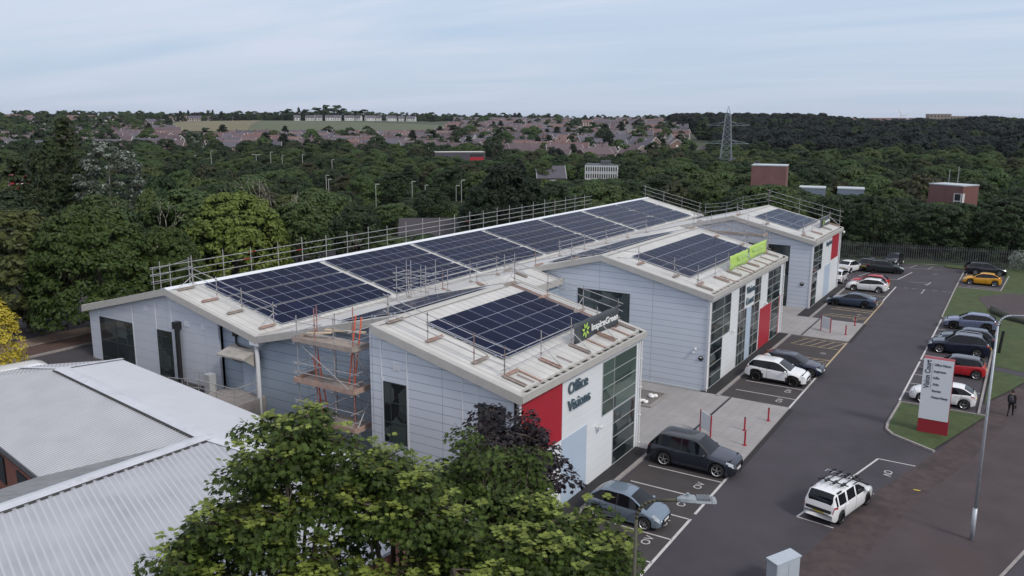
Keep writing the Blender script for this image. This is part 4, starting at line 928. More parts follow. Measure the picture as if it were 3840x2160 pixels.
# ---------------------------------------------------------------- people
mat('skin',(.42,.25,.18),.6); mat('cloth_black',(.010,.010,.012),.9); mat('cloth_white',(.55,.57,.60),.85); mat('hair_dark',(.015,.01,.008),.8); mat('cloth_grey',(.05,.05,.06),.9)
def person(label,x,y,rz,joints,radii,edges,m,head,hairm,z0=0,extra=None):
    T=thing('person',(x,y,z0),label,'person',rz=rz)
    me=bpy.data.meshes.new('body'); me.from_pydata(joints,edges,[]); o=bpy.data.objects.new('tmp',me); COL.objects.link(o)
    md=o.modifiers.new('s','SKIN'); sv=me.skin_vertices[0].data
    for i,r_ in enumerate(radii): sv[i].radius=(r_,r_) if not isinstance(r_,tuple) else r_
    sv[0].use_root=True
    o.modifiers.new('d','SUBSURF').levels=2
    dg=bpy.context.evaluated_depsgraph_get(); nm=bpy.data.meshes.new_from_object(o.evaluated_get(dg)); bpy.data.objects.remove(o)
    for k in m: nm.materials.append(k[0])
    if len(nm.materials)>1:
        for p in nm.polygons:
            for i,(mm,f) in enumerate(m):
                if f(p.center): p.material_index=i; break
    nm.polygons.foreach_set('use_smooth',[True]*len(nm.polygons))
    b_=bpy.data.objects.new('body',nm); COL.objects.link(b_); b_.parent=T
    hx,hy,hz=head; h=MB(); h.ball((hx-.012,hy,hz+.025),.108,.088,.118,12,8); q=bpy.data.objects.new('hair',h.mesh('hair',hairm,True)); COL.objects.link(q); q.parent=T
    if extra: extra(T)
    return T
# joints: 0 pelvis 1 chest 2 neck 3 head 4/5/6 r arm 7/8/9 l arm 10/11/12/13 r leg 14..17 l leg (x forward, y left)
def body(lean=0,rarm=((-.05,-.23,1.12),(.03,-.22,.86)),larm=((.04,.23,1.12),(.14,.22,.88)),rleg=((.12,-.10,.50),(.22,-.10,.08),(.36,-.10,.04)),lleg=((.02,.10,.50),(-.25,.10,.10),(-.12,.10,.03))):
    j=[(0,0,.95),(lean*.5,0,1.20),(lean,0,1.42),(lean+.01,0,1.50),(lean+.02,0,1.66),(lean,-.19,1.40),rarm[0],rarm[1],(lean,.19,1.40),larm[0],larm[1],(0,-.10,.90),*rleg,(0,.10,.90),*lleg]
    r_=[(.14,.11),(.15,.11),(.13,.09),(.055,.055),(.085,.10),.07,.048,.035,.07,.048,.035,.095,.065,.045,.035,.095,.065,.045,.035]
    e=[(0,1),(1,2),(2,3),(3,4),(2,5),(5,6),(6,7),(2,8),(8,9),(9,10),(0,11),(11,12),(12,13),(13,14),(0,15),(15,16),(16,17),(17,18)]
    return j,r_,e
def hands(T,pts):
    for (x,y,z) in pts:
        h=MB(); h.ball((x,y,z-.05),.022,.036,.05,8,6)
        for i,l_ in enumerate((.06,.07,.065,.05)): h.tube((x-.02+.0*i,y-.027+.018*i,z-.09),(x+.01,y-.027+.018*i,z-.09-l_),.009,5)
        h.tube((x+.01,y-.03,z-.04),(x+.04,y-.05,z-.08),.010,5); o=bpy.data.objects.new('hand',h.mesh('hand',M['skin'],True)); COL.objects.link(o); o.parent=T
j,r_,e=body(.03)
def pack(T):
    hands(T,[(.03,-.22,.84),(.14,.22,.86)])
    b_=MB(); b_.ball((-.17,0,1.22),.11,.16,.25,12,8); o=bpy.data.objects.new('backpack',b_.mesh('backpack',M['cloth_grey'],True)); COL.objects.link(o); o.parent=T
    b_=MB(); b_.box(-.02,.14,-.28,-.22,.58,.82); o=bpy.data.objects.new('carrier_bag',b_.mesh('carrier_bag',M['cloth_black'])); COL.objects.link(o); o.parent=T
person('person in black with a backpack walking away along the footpath',18.55,6.1,R(78),j,r_,e,[(M['skin'],lambda c:c.z>1.5 or (c.z<.88 and abs(c.y)>.19)),(M['cloth_black'],lambda c:True)],(.05,0,1.67),M['hair_dark'],extra=pack)
j,r_,e=body(.22,rarm=((.35,-.25,1.15),(.55,-.22,1.0)),larm=((.35,.25,1.15),(.55,.2,1.02)),rleg=((.05,-.10,.5),(0,-.10,.08),(.14,-.1,.04)),lleg=((.05,.10,.5),(-.04,.10,.08),(.1,.1,.04)))
person('person in a white shirt leaning into the navy estate car',2.35,7.0,R(95),j,r_,e,[(M['skin'],lambda c:c.z>1.5 or (c.x>.47 and c.z>.9)),(M['cloth_white'],lambda c:c.z>.93),(M['cloth_grey'],lambda c:True)],(.24,0,1.67),mat('hair_brown',(.12,.06,.03),.8),z0=.0,extra=lambda T:hands(T,[(.56,-.22,1.0),(.56,.2,1.02)]))
# ---------------------------------------------------------------- signs, posts, lamps
T=thing('totem_sign',(14.55,-.3,.1),'tall white totem sign on a red base listing the tenants','sign')
mat('totem_red',(.26,.016,.028),.5); MB().box(13.72,15.40,-.42,.14,.08,.98).build('base',M['totem_red'],T); MB().box(13.74,15.37,-.40,.12,.98,4.83).build('frame',M['totem_red'],T)
MB().box(13.72,15.36,-.44,-.405,.98,4.81).build('face_panel',M['sign_face'] if 'sign_face' in M else mat('sign_face',(.62,.66,.70),.5),T)
t=MB(); text(t,'Vision Court',(14.13,-.447,2.95),(0,0,1),(-1,0,0),.42,.004,0,.008,width=1.8)
for i,s_ in enumerate(('Office Visions','Inspiretec','InBlo','Orbis','Stantec','Octopus Energy')): text(t,s_,(14.32,-.447,4.42-i*.41),(1,0,0),(0,0,1),.2,.004,0,.004,width={0:.9,5:.9,1:.66,4:.5}.get(i,.34))
t.box(14.215,14.225,-.449,-.441,2.9,4.6); t.build('sign_lettering',M['letter_dark'] if 'letter_dark' in M else mat('letter_dark',(.02,.03,.05),.6),T)
def bollard_proto():
    T=thing('bollard',(0,0,.09),'','bollard','slim red bollards on the paved forecourts')
    MB().tube((0,0,.1),(0,0,.92),.055,10).build('post',M['red_post'],T,base=(0,0,.09)).location=(0,0,0)
    MB().tube((0,0,.92),(0,0,.95),.058,10).build('cap',M['clad'],T,base=(0,0,.09)).location=(0,0,0)
    MB().box(-.12,.12,-.12,.12,.09,.11).build('base_plate',M['red_post'],T,base=(0,0,.09)).location=(0,0,0)
    return T
proto=bollard_proto()
BL=[(5.43,-3.61,'red bollard nearest the middle block on the near forecourt'),(4.65,-6.12,'red bollard between two others on the near forecourt'),(5.38,-8.51,'red bollard closest to the large grey off roader'),(5.36,26.34,'red bollard on the far forecourt near the hatched bay by the saloon'),(5.3,22.27,'red bollard on the far forecourt near the lane edge')]
for i,(x,y,lb) in enumerate(BL):
    o=proto if i==0 else copy_tree(proto); o.location=(x,y,.09); o['label']=lb
def notice(label,p,q,z1):
    T=thing('notice_board',((p[0]+q[0])/2,(p[1]+q[1])/2,.09),label,'notice board','white notice boards on red posts')
    for a in (p,q): MB().tube((a[0],a[1],.09),(a[0],a[1],z1+.04),.05,8).build('post',M['red_post'],T)
    d=(Vector((*q,0))-Vector((*p,0))).normalized()*.06; n=Vector((-d.y,d.x,0))*.3
    MB().prism([(p[0]+d.x-n.x,p[1]+d.y-n.y,.35),(q[0]-d.x-n.x,q[1]-d.y-n.y,.35),(q[0]-d.x-n.x,q[1]-d.y-n.y,z1),(p[0]+d.x-n.x,p[1]+d.y-n.y,z1)],n*2).build('panel',M['trim_white'],T)
notice('white notice board on the near forecourt behind the grey off roader',(2.32,-7.62),(3.24,-8.38),1.42)
notice('white notice board on the far forecourt beside the middle block',(3.0,23.01),(3.98,22.2),1.42)
T=thing('planter_bed',(-2.8,-4,.09),'gravel bed with white boulders set in the near forecourt','planter'); b=MB(); b.box(-4.3,-1.85,-5.5,-5.3,.09,.2); b.box(-4.3,-1.85,-2.45,-2.25,.09,.2); b.box(-2.05,-1.85,-5.3,-2.45,.09,.2); b.box(-4.3,-4.1,-5.3,-2.45,.09,.2); b.build('edging',M['kerb'],T); MB().box(-4.1,-2.05,-5.3,-2.45,.09,.13).build('gravel',M['gravel'],T)
rs=random.Random(4)
for i,(x,y) in enumerate(((-2.75,-3.35),(-2.45,-3.3),(-2.6,-3.6),(-2.75,-4.7),(-2.5,-4.85),(-2.95,-4.8))):
    b=MB(); b.ball((x,y,.22),.2,.17,.13,9,6); b.v=[(a+rs.uniform(-.03,.03),c+rs.uniform(-.03,.03),d+rs.uniform(-.02,.02)) for a,c,d in b.v]; o=b.build('boulder',M['stone_white'],None,True,base=(x,y,.13)); o['label']='white boulder in the gravel bed, '+['left one of the back heap','right one of the back heap','front one of the back heap','middle one of the front heap','right one of the front heap','left one of the front heap'][i]; o['category']='boulder'; o['group']='white boulders in the gravel bed'
def lamp_post(label,x,y,z0,h,arm,rz,m,headf):
    T=thing('street_lamp',(x,y,z0),label,'street lamp'); d=Vector((math.cos(rz),math.sin(rz),0)); r0=.075 if h>8.5 else .07
    MB().tube((x,y,z0),(x,y,z0+1.6),.10,12).tube((x,y,z0+1.6),(x,y,z0+h-.5),.075,12,r2=.045).build('column',M[m],T,True)
    b=MB(); pts=[]
    for i in range(8):
        a=i/7*PI/2*.93; pts.append(Vector((x,y,z0+h-.5))+d*(.5*(1-math.cos(a)))+Vector((0,0,.5*math.sin(a))))
    e=pts[-1]+d*arm+Vector((0,0,.06*arm)); b.path(pts+[e],.04,10); b.build('bracket_arm',M[m],T,True); headf(T,e,d); return T
mat('lamp_green',(.055,.055,.035),.6,var=.15,scale=5); mat('lamp_grey',(.24,.27,.29),.5,var=.1,scale=4); mat('galv',(.40,.43,.47),.45,metal=.3,var=.15,scale=4); mat('cabinet_grey',(.38,.43,.48),.55,var=.05,scale=2)
def led_head(T,e,d):
    s_=Vector((-d.y,d.x,0)); b=MB(); 
    def ring(t,w,h,z): return [e+d*t+s_*w*a+Vector((0,0,z+h*c)) for a,c in((-1,0),(-.85,.75),(-.35,1),(.35,1),(.85,.75),(1,0),(.8,-.35),(-.8,-.35))]
    rg=[ring(t,w,h,z) for t,w,h,z in((-.05,.05,.05,0),(.03,.11,.09,0),(.22,.165,.11,.01),(.38,.165,.09,.01),(.40,.16,.065,.0),(.74,.155,.06,.0),(.78,.165,.085,0),(.86,.15,.07,0),(.88,.10,.03,0))]
    vs=[v for r_ in rg for v in r_]; fs=[tuple(range(8))[::-1],tuple(range(len(vs)-8,len(vs)))]
    for i in range(len(rg)-1):
        for k in range(8): fs.append((i*8+k,(i+1)*8+k,(i+1)*8+(k+1)%8,i*8+(k+1)%8))
    b.add(vs,fs); o=b.build('lamp_head',M['lamp_grey'],T)
    f=MB()
    for i in range(9):
        t=.42+i*.036; c=e+d*t+Vector((0,0,.085)); f.prism([c-s_*.13-Vector((0,0,.03)),c+s_*.13-Vector((0,0,.03)),c+s_*.13+Vector((0,0,.02)),c-s_*.13+Vector((0,0,.02))],d*.014)
    f.build('cooling_fin',M['lamp_grey'],o); c=e+d*.2+Vector((0,0,.11)); MB().tube(c,c+Vector((0,0,.07)),.045,10).build('photocell',M['lamp_grey'],o)
lamp_post('foreground olive lamp post with a grey lamp head over the bays',11.0,-37.85,0,10.02,.55,R(28),'lamp_green',led_head)
def old_head(T,e,d): MB().cbox(e+d*.3,.7,.25,.14,rz=math.atan2(d.y,d.x)).build('lamp_head',M['lamp_grey'],T)
lamp_post('galvanised lamp post standing on the right hand footpath',17.58,-13.99,0,10.7,1.5,R(12),'galv',old_head)
T=thing('service_cabinet',(11.2,-22.7,0),'grey steel service cabinet at the bottom edge of the picture','cabinet',rz=R(64))
for nm,b_ in (('cabinet_body',MB().box(-.70,.70,-.26,.26,0,1.3)),('cabinet_roof',MB().prism([(-.74,-.30,1.30),(.74,-.30,1.30),(.74,.30,1.36),(-.74,.30,1.36)],(0,0,.06)))):
    o=bpy.data.objects.new(nm,b_.mesh(nm,M['cabinet_grey'])); COL.objects.link(o); o.parent=T
d_=MB().box(-.66,-.01,-.275,-.262,.12,1.22); d_.box(.01,.66,-.275,-.262,.12,1.22); o=bpy.data.objects.new('cabinet_door',d_.mesh('cabinet_door',M['cabinet_grey'])); COL.objects.link(o); o.parent=T
b=MB(); b.tube((17.28,22.9,.1),(17.42,22.95,2.0),.11,10); b.build('black_post',M['black'],base=(17.3,22.9,.1),label='thick black post on the grass behind the navy off roader',category='post')
rs=random.Random(9); b=MB(); b.ball((0,0,.03),.16,.05,.02,8,4); b.ball((.14,.03,.03),.08,.04,.02,8,4); o=b.build('litter',mat('litter_yellow',(.6,.45,.05),.7),base=(0,0,0)); o.location=(14.75,-9.6,.01); o['label']='small yellow litter lying on the footpath'; o['category']='litter'
# palisade fence at the far end
F=thing('palisade_fence',(6,70,0),'long grey palisade fence across the far end of the car park','fence')
p=MB(); r_=MB(); mat('fence_grey',(.085,.085,.095),.6,var=.2,scale=2)
line=[(-9,66.8),(-1,68.6),(6.9,70.2),(14,71.5),(22,73.5),(34,77)]
for (x0,y0),(x1,y1) in zip(line,line[1:]):
    L_=math.hypot(x1-x0,y1-y0); n=int(L_/.27); ang=math.atan2(y1-y0,x1-x0)
    for i in range(n):
        x=x0+(x1-x0)*i/n; y=y0+(y1-y0)*i/n; p.cbox((x,y,1.2),.07,.025,2.4,rz=ang)
    for z in (.5,2.0): r_.tube((x0,y0+.04,z),(x1,y1+.04,z),.03,4)
    MB().box(x0-.05,x0+.05,y0+.06,y0+.16,0,2.3).build('post',M['fence_grey'],F)
p.build('pales',M['fence_grey'],F); r_.build('rail',M['fence_grey'],F)
# black railing by the side path
F=thing('black_railing',(-45.5,-22,2.2),'black tubular railing below the big chestnut on the left','railing'); r_=MB()
for h in (1.0,.55): r_.path([(-45.9,y,2.22+h) for y in (-34,-28,-22,-17.5)],.03,6)
for i in range(9): 
    y=-34+i*2.06; r_.tube((-45.9,y,2.2),(-45.9,y,3.22),.03,6)
r_.build('railing_frame',M['black'],F)
# ---------------------------------------------------------------- trees
mat('bark',(.085,.07,.055),.9,var=.25,scale=4,bump=.5); mat('bark_pale',(.28,.26,.22),.85,var=.25,scale=3)
def leafm(name,c,isl=.35,obj=.18,trans=.25,rough=.55):
    m=mat(name,c,rough,island=isl,objrand=obj,spec=.25); b=m.node_tree.nodes['Principled BSDF']
    if trans:
        N=m.node_tree.nodes; L=m.node_tree.links; t=N.new('ShaderNodeBsdfTranslucent'); src=b.inputs['Base Color'].links[0].from_socket; L.new(src,t.inputs[0])
        mx=N.new('ShaderNodeMixShader'); mx.inputs[0].default_value=trans; L.new(b.outputs[0],mx.inputs[1]); L.new(t.outputs[0],mx.inputs[2]); L.new(mx.outputs[0],N['Material Output'].inputs[0])
    return m
leafm('leaf_dark',(.028,.049,.018),.35,.12); leafm('leaf_mid',(.056,.090,.026),.35,.12); leafm('leaf_olive',(.074,.094,.028),.35,.12); leafm('leaf_dome',(.125,.165,.034),.3,.0); leafm('leaf_hill_shadow',(.012,.019,.016),.3,.15)  # right hill leaves: cloud shadow put into their dark colour
leafm('leaf_chestnut',(.044,.068,.014),.35,.05); leafm('leaf_conifer',(.016,.027,.013),.3,.15); leafm('leaf_poplar',(.036,.050,.018),.35,.1); leafm('leaf_silver',(.060,.068,.052),.4,.0); leafm('leaf_silver_tip',(.25,.29,.25),.25,.0)
leafm('leaf_maple',(.050,.080,.015),.5,0,.3); leafm('leaf_maple_young',(.195,.24,.052),.4,0,.3); leafm('leaf_purple',(.015,.010,.013),.4,0,.1,.4); leafm('leaf_gold',(.44,.36,.04),.3,0,.2); leafm('leaf_brown',(.050,.055,.024),.3,.1)
leafm('leaf_purple_far',(.030,.022,.026),.3,.1)
def rdir(r):
    z=r.uniform(-1,1); a=r.uniform(0,2*PI); q=math.sqrt(1-z*z); return Vector((q*math.cos(a),q*math.sin(a),z))
def crown(seed,R0,H0,base,shape,nclump,per,leaf,mats,cr=.24,tip=0,droop=.0,inner=.55):
    """crown of many small leaf faces gathered in clumps. shape(t)->radius factor for height fraction t"""
    r=random.Random(seed); mb=MB(); ch=H0-base
    for c in range(nclump):
        t=r.random()**.85; rf=shape(t)
        a=r.uniform(0,2*PI); q=r.uniform(inner,1.0)**.6
        cx,cy,cz=R0*rf*q*math.cos(a)*.88,R0*rf*q*math.sin(a)*.88,base+ch*t*.93
        crr=R0*cr*r.uniform(.65,1.35)*(.55+.45*rf); out=Vector((cx,cy,(t-.35)*ch*.8)).normalized()
        for k in range(per):
            d=rdir(r); d=(d+out*.55+Vector((0,0,.35))).normalized()
            p=Vector((cx,cy,cz))+Vector((d.x*crr,d.y*crr,d.z*crr*.62))*r.uniform(.75,1.08)
            n=(d+rdir(r)*.42+Vector((0,0,.3))).normalized(); u=n.orthogonal().normalized(); u=(u*math.cos(r.random()*6.3)+n.cross(u)*math.sin(r.random()*6.3)).normalized(); v=n.cross(u)
            s=leaf*r.uniform(.6,1.35); mi=1 if (tip and d.z>.2 and r.random()<tip) else 0
            mb.add([p-u*s,p-v*s*.55+u*s*.1,p+u*s,p+v*s*.6+u*s*.05],[(0,1,2,3)],mi)
    return mb
def trunkmesh(seed,h,r0,base,R0,limbs=6):
    r=random.Random(seed); mb=MB(); mb.path([(0,0,-.5),(r.uniform(-.1,.1),r.uniform(-.1,.1),base*.6),(r.uniform(-.3,.3),r.uniform(-.3,.3),base+(h-base)*.45),(0,0,h*.85)],[r0*1.25,r0,r0*.6,r0*.15],8)
    for i in range(limbs):
        a=2*PI*i/limbs+r.uniform(-.4,.4); z=base*r.uniform(.7,1.2)+(h-base)*.25*r.random(); e=Vector((math.cos(a)*R0*.62,math.sin(a)*R0*.62,z+(h-base)*r.uniform(.25,.5))); m_=Vector((math.cos(a)*R0*.28,math.sin(a)*R0*.28,z+(h-base)*.12))
        mb.path([(0,0,z),m_,e],[r0*.5,r0*.33,r0*.1],6)
    return mb
rnd_shape=lambda t: math.sqrt(max(.03,1-(2*t-.92)**2*.95)) if t<.96 else .3
dome_shape=lambda t: math.sqrt(max(.02,1-(t*.98)**2.6))
cone_shape=lambda t: max(.08,(1-t)**.8*1.0)
pop_shape=lambda t: max(.12,math.sin(PI*min(1,.12+t*.86))**.6)
PROTO={}
def proto(key,R0,H0,base,shape,nclump,per,leaf,leafmat,seed,trunk='bark',tr=.22,**k):
    mats=[M[x] for x in leafmat]; cm=crown(seed,R0,H0,base,shape,nclump,per,leaf,mats,**k).mesh('crown',mats); tm=trunkmesh(seed,H0,tr,base,R0).mesh('trunk',M[trunk],True); PROTO[key]=(cm,tm,R0,H0)
proto('b0',5,11,1.2,rnd_shape,120,80,.25,['leaf_dark'],1); proto('b1',5,11,1.0,rnd_shape,105,84,.25,['leaf_mid'],2,cr=.27); proto('b2',5,11,1.4,rnd_shape,140,70,.24,['leaf_dark'],3,cr=.22)
proto('e0',5,11,1.0,rnd_shape,110,58,.30,['leaf_olive'],4); proto('k0',4.2,13,.8,cone_shape,150,44,.28,['leaf_conifer'],5,cr=.26); proto('r0',5,11,1.0,rnd_shape,100,58,.30,['leaf_brown'],6)
proto('g0',5,11,1.0,lambda t:max(.25,(1-t**2.2))**.75,190,60,.22,['leaf_conifer'],15,cr=.22,inner=.55)
proto('p0',2,15,1.2,pop_shape,110,46,.22,['leaf_poplar'],7,cr=.38,inner=.3); proto('d0',6.4,9.3,.8,dome_shape,420,44,.19,['leaf_dome'],8,cr=.13,inner=.8); proto('c0',5.3,10.3,1.5,dome_shape,360,80,.17,['leaf_chestnut'],9,cr=.16,inner=.72)
proto('o0',3.9,10,1.3,rnd_shape,230,44,.22,['leaf_olive'],10,cr=.18,inner=.6); proto('s0',4.9,15,2.0,rnd_shape,130,60,.20,['leaf_silver','leaf_silver_tip'],11,trunk='bark_pale',cr=.20,tip=.38,inner=.35)
proto('u0',5,11,1.2,rnd_shape,110,54,.30,['leaf_purple_far'],12)
# low detail versions for the far hillsides (a few pixels each)
proto('fb',5,11,.3,rnd_shape,42,60,.52,['leaf_dark'],21,cr=.33,inner=.35); proto('fc',5,11,.3,rnd_shape,42,60,.52,['leaf_mid'],22,cr=.34,inner=.35); proto('fk',4,13,.6,cone_shape,44,40,.5,['leaf_conifer'],23,cr=.34); proto('fh',5.6,11,.2,rnd_shape,40,64,.55,['leaf_hill_shadow'],24,cr=.35,inner=.3)
NM={'b':'broadleaf_tree','e':'broadleaf_tree','g':'conifer_tree','k':'conifer_tree','p':'poplar_tree','d':'broadleaf_tree','c':'chestnut_tree','o':'broadleaf_tree','s':'silver_poplar_tree','r':'broadleaf_tree','u':'purple_tree','f':'broadleaf_tree'}
def plant(key,x,y,r_,h,label,group=None,z=None,seed=0):
    cm,tm,R0,H0=PROTO[key]; z=terrain(x,y)-.1 if z is None else z
    T=thing(NM[key[0]] if key!='fk' else 'conifer_tree',(x,y,z),label,'tree',group,rz=random.Random(int(x*31+y*17)+seed).uniform(0,6.28))
    T.scale=(r_/R0,r_/R0,h/H0)
    for nm,me in (('trunk',tm),('crown',cm)):
        o=bpy.data.objects.new(nm,me); COL.objects.link(o); o.parent=T
    return T
SPECIAL=[(-43.6,-18.2,12.7,5.3,'c0','large dense chestnut tree over the side road by the grey gable'),(-48.6,-21.1,12.3,4.4,'o0','yellowish olive tree at the left edge beside the large chestnut'),(-41.2,-13.5,10.6,3.2,'c0','smaller dark tree tucked right of the large chestnut'),(-55.4,4.9,11.4,6.4,'d0','bright olive dome shaped tree behind the long roof guardrail'),
(-76.6,4.5,17.1,4.9,'s0','tall silver leaved poplar with white tips on the left'),(-94.5,9.7,20.0,2.3,'p0','tallest dark poplar rising above the skyline on the left'),(-93.7,7.0,17.3,1.7,'p0','narrow poplar touching the tallest poplar'),(-86.8,-1.3,15.2,2.0,'p0','poplar at the far left edge of the wood'),(-89.3,2.6,15.9,1.9,'p0','poplar second from the left edge of the wood'),(-90.3,9.0,13.5,2.4,'p0','short poplar just below the tallest poplar'),
(-49.2,50.1,12.8,6.0,'g0','big dark conifer directly behind the middle of the long roof'),(-50.5,45.7,9.6,3.9,'g0','lower dark conifer left of the big one behind the long roof'),(-47.5,54.7,10.6,3.9,'g0','dark conifer right of the big one behind the long roof'),(-67.8,5.1,13.0,2.8,'b0','dark round tree just left of the bright dome tree'),(-62.3,4.1,10.9,2.4,'b1','small green tree close behind the bright dome tree'),(-64.4,1.3,11.6,2.2,'e0','olive tree between the silver poplar and the dome tree'),
(-67.3,29.1,9.7,4.5,'b1','rounded tree above the guardrail right of the dome tree'),(-66.2,23.0,9.4,3.4,'o0','olive tree right beside the bright dome tree'),(-73.3,63.7,7.2,3.8,'b2','round tree left of the big dark conifer'),(-72.1,51.9,5.4,4.0,'b1','low green tree by the grey shed roof')]
for x,y,zt,r_,k,lb in SPECIAL: z=terrain(x,y)-.1; plant(k,x,y,r_,zt-z,lb)
def bare(x,y,h,label,seed):
    z=terrain(x,y)-.2; T=thing('bare_tree',(x,y,z),label,'tree'); r=random.Random(seed); mb=MB()
    def br(p,d,L_,rr,n):
        q=p+d*L_; m_=(p+q)/2+rdir(r)*L_*.08; mb.path([p,m_,q],[rr,rr*.85,rr*.65],5)
        if n>0:
            for i in range(2 if n>1 else 3):
                nd=(d+rdir(r)*.55+Vector((0,0,.12))).normalized(); br(q,nd,L_*r.uniform(.6,.8),rr*.62,n-1)
    for a in (-.25,.2): br(Vector((0,0,0)),Vector((a,r.uniform(-.2,.2),1)).normalized(),h*.38,.13,4)
    o=bpy.data.objects.new('branches',mb.mesh('branches',M['bark_pale'],True)); COL.objects.link(o); o.parent=T
bare(-58.5,-4.0,8.5,'leafless pale dead tree beside the side road near the dome tree',3); bare(-60,14,10,'leafless pale tree standing right of the bright dome tree',5); bare(-57.2,-5.2,6,'smaller leafless tree next to the side road',8)
# golden conifer at the left edge
g=crown(31,1.7,6.2,.1,lambda t:max(.15,math.sin(PI*(.25+.72*t))**.8),170,70,.075,None,cr=.30,inner=.4)
T=thing('golden_conifer',(-36.3,-29.6,2.1),'golden yellow conifer at the left edge by the corrugated roof','tree'); o=bpy.data.objects.new('crown',g.mesh('crown',M['leaf_gold'])); COL.objects.link(o); o.parent=T
MB().tube((0,0,-.3),(0,0,5),.12,6,r2=.03).build('trunk',M['bark'],T,base=(0,0,0)).location=(0,0,0)
# ---- foreground maples: branch skeleton with lobed leaves in rosettes at the twigs
LOBE=[(0,0),(.16,-.22),(.42,-.44),(.40,-.22),(.72,-.36),(.64,-.14),(1.0,0),(.64,.14),(.72,.36),(.40,.22),(.42,.44),(.16,.22)]
def maple(name,x,y,zc,R_,Rz,label,lm,seed,nt=46,per=95,size=.20,z0=0.0,bark='bark',cr=.62,fill=1.0):
    """trunk, limbs and flat leaf tiers carrying palmate leaves; the youngest leaves stand in rosettes on top of each tier"""
    r=random.Random(seed); T=thing(name,(x,y,z0),label,'tree'); W=MB(); Lf=MB(); c=Vector((0,0,zc-z0)); zb=zc-z0
    W.path([(0,0,-.5),(.1,.05,zb*.4),(-.1,.1,zb*.75)],[.17,.13,.09],8); limbs=[]
    for i in range(11):
        a=2*PI*i/11+r.uniform(-.3,.3); e=c+Vector((math.cos(a)*R_*.5,math.sin(a)*R_*.5,r.uniform(-.6,.4)*Rz)); s_=Vector((0,0,zb*r.uniform(.35,.75))); m_=(s_+e)/2+Vector((0,0,-.25)); W.path([s_,m_,e],[.065,.045,.03],6); limbs+= [e,m_]
    top=c+Vector((0,0,Rz*.55)); W.path([(-.1,.1,zb*.75),top],[.08,.03],6); limbs+=[top,c]
    def leaf(p,dd,n,s,mi):
        u=dd-n*dd.dot(n)
        if u.length<.05: u=n.orthogonal()
        u.normalize(); v=n.cross(u); fold=r.uniform(-.1,.1)
        Lf.add([p+u*a*s+v*b*s*1.15+n*(abs(b)*fold*s*2.2-a*a*.2*s) for a,b in LOBE],[(0,1,2,3,4,5,6),(0,6,7,8,9,10,11)],mi)
    for i in range(nt):
        d=rdir(r)
        if d.z<-.45: d.z*=-.5; d.normalize()
        q=r.uniform(.12,1)**.42; lump=1+.5*noise.noise(d*1.7+Vector((seed,0,0))); p=c+Vector((d.x*R_,d.y*R_,d.z*Rz))*q*lump*.88
        nb=min(limbs,key=lambda b:(b-p).length); W.path([nb,(nb*.5+p*.5)+rdir(r)*.12,p],[.03,.02,.012],5)
        crr=cr*r.uniform(.65,1.25)
        for k in range(7):
            e=p+Vector((r.uniform(-1,1),r.uniform(-1,1),r.uniform(-.1,.45)))*crr*.8; W.tube(p+Vector((0,0,-.15)),e,.009,4,r2=.005)
        n_=int(per*1.7*fill*crr/cr)
        for k in range(n_):
            a=r.uniform(0,2*PI); rr=math.sqrt(r.random()); lp=p+Vector((math.cos(a)*rr*crr,math.sin(a)*rr*crr,(r.uniform(-.5,.42)*(1-rr*.5)-.30*rr*rr)*crr)); out=Vector((math.cos(a),math.sin(a),-.35)).normalized()
            n=(Vector((0,0,1))+rdir(r)*.55+out*.35).normalized(); leaf(lp,out+rdir(r)*.5,n,size*r.uniform(.6,1.15),0)
        if len(lm)>1 and q>.45:
            for t_ in range(r.choice([4,5,6,7])):
                bp=p+Vector((r.uniform(-1,1)*crr*.75,r.uniform(-1,1)*crr*.75,crr*r.uniform(.25,.5)))
                for k in range(r.choice([3,4,5,6])):
                    a=k*1.7+r.uniform(-.3,.3); out=Vector((math.cos(a),math.sin(a),r.uniform(-.1,.5))).normalized(); n=(Vector((0,0,1))-out*.25+rdir(r)*.3).normalized(); leaf(bp+out*.03,out,n,size*r.uniform(.7,1.1),1)
    o=bpy.data.objects.new('branches',W.mesh('branches',M[bark],True)); COL.objects.link(o); o.parent=T
    o=bpy.data.objects.new('crown',Lf.mesh('crown',[M[q] for q in lm])); COL.objects.link(o); o.parent=T
MM=['leaf_maple','leaf_maple_young']
maple('maple_tree',3.75,-42.1,10.2,1.75,2.35,'tallest foreground maple with bright young leaves over the corrugated roof',MM,41,42,86,.17)
maple('maple_tree',3.2,-43.3,8.6,1.75,1.9,'low leftmost foreground maple spreading over the ribbed roof',MM,46,40,86,.17)
maple('maple_tree',5.35,-40.2,9.3,1.95,1.95,'middle foreground maple below the scaffold tower',MM,42,46,86,.17)
maple('maple_tree',5.2,-42.2,8.1,1.8,1.2,'sparse foreground maple with bare twigs against the ribbed roof',MM,47,32,52,.17,fill=.8)
maple('maple_tree',5.7,-36.5,7.6,2.35,2.5,'darker maple standing just below the purple maple',['leaf_maple'],48,66,100,.17)
maple('maple_tree',8.7,-37.6,7.6,2.15,2.0,'right hand foreground maple above the parking bays',MM,43,60,100,.17)
maple('maple_tree',7.5,-40.6,7.5,2.3,1.7,'lowest foreground maple along the bottom edge',MM,44,60,100,.17)
maple('purple_maple_tree',2.75,-30.4,6.1,2.3,2.6,'dark purple leaved maple beside the red panel',['leaf_purple'],45,60,75,.21,cr=.62)
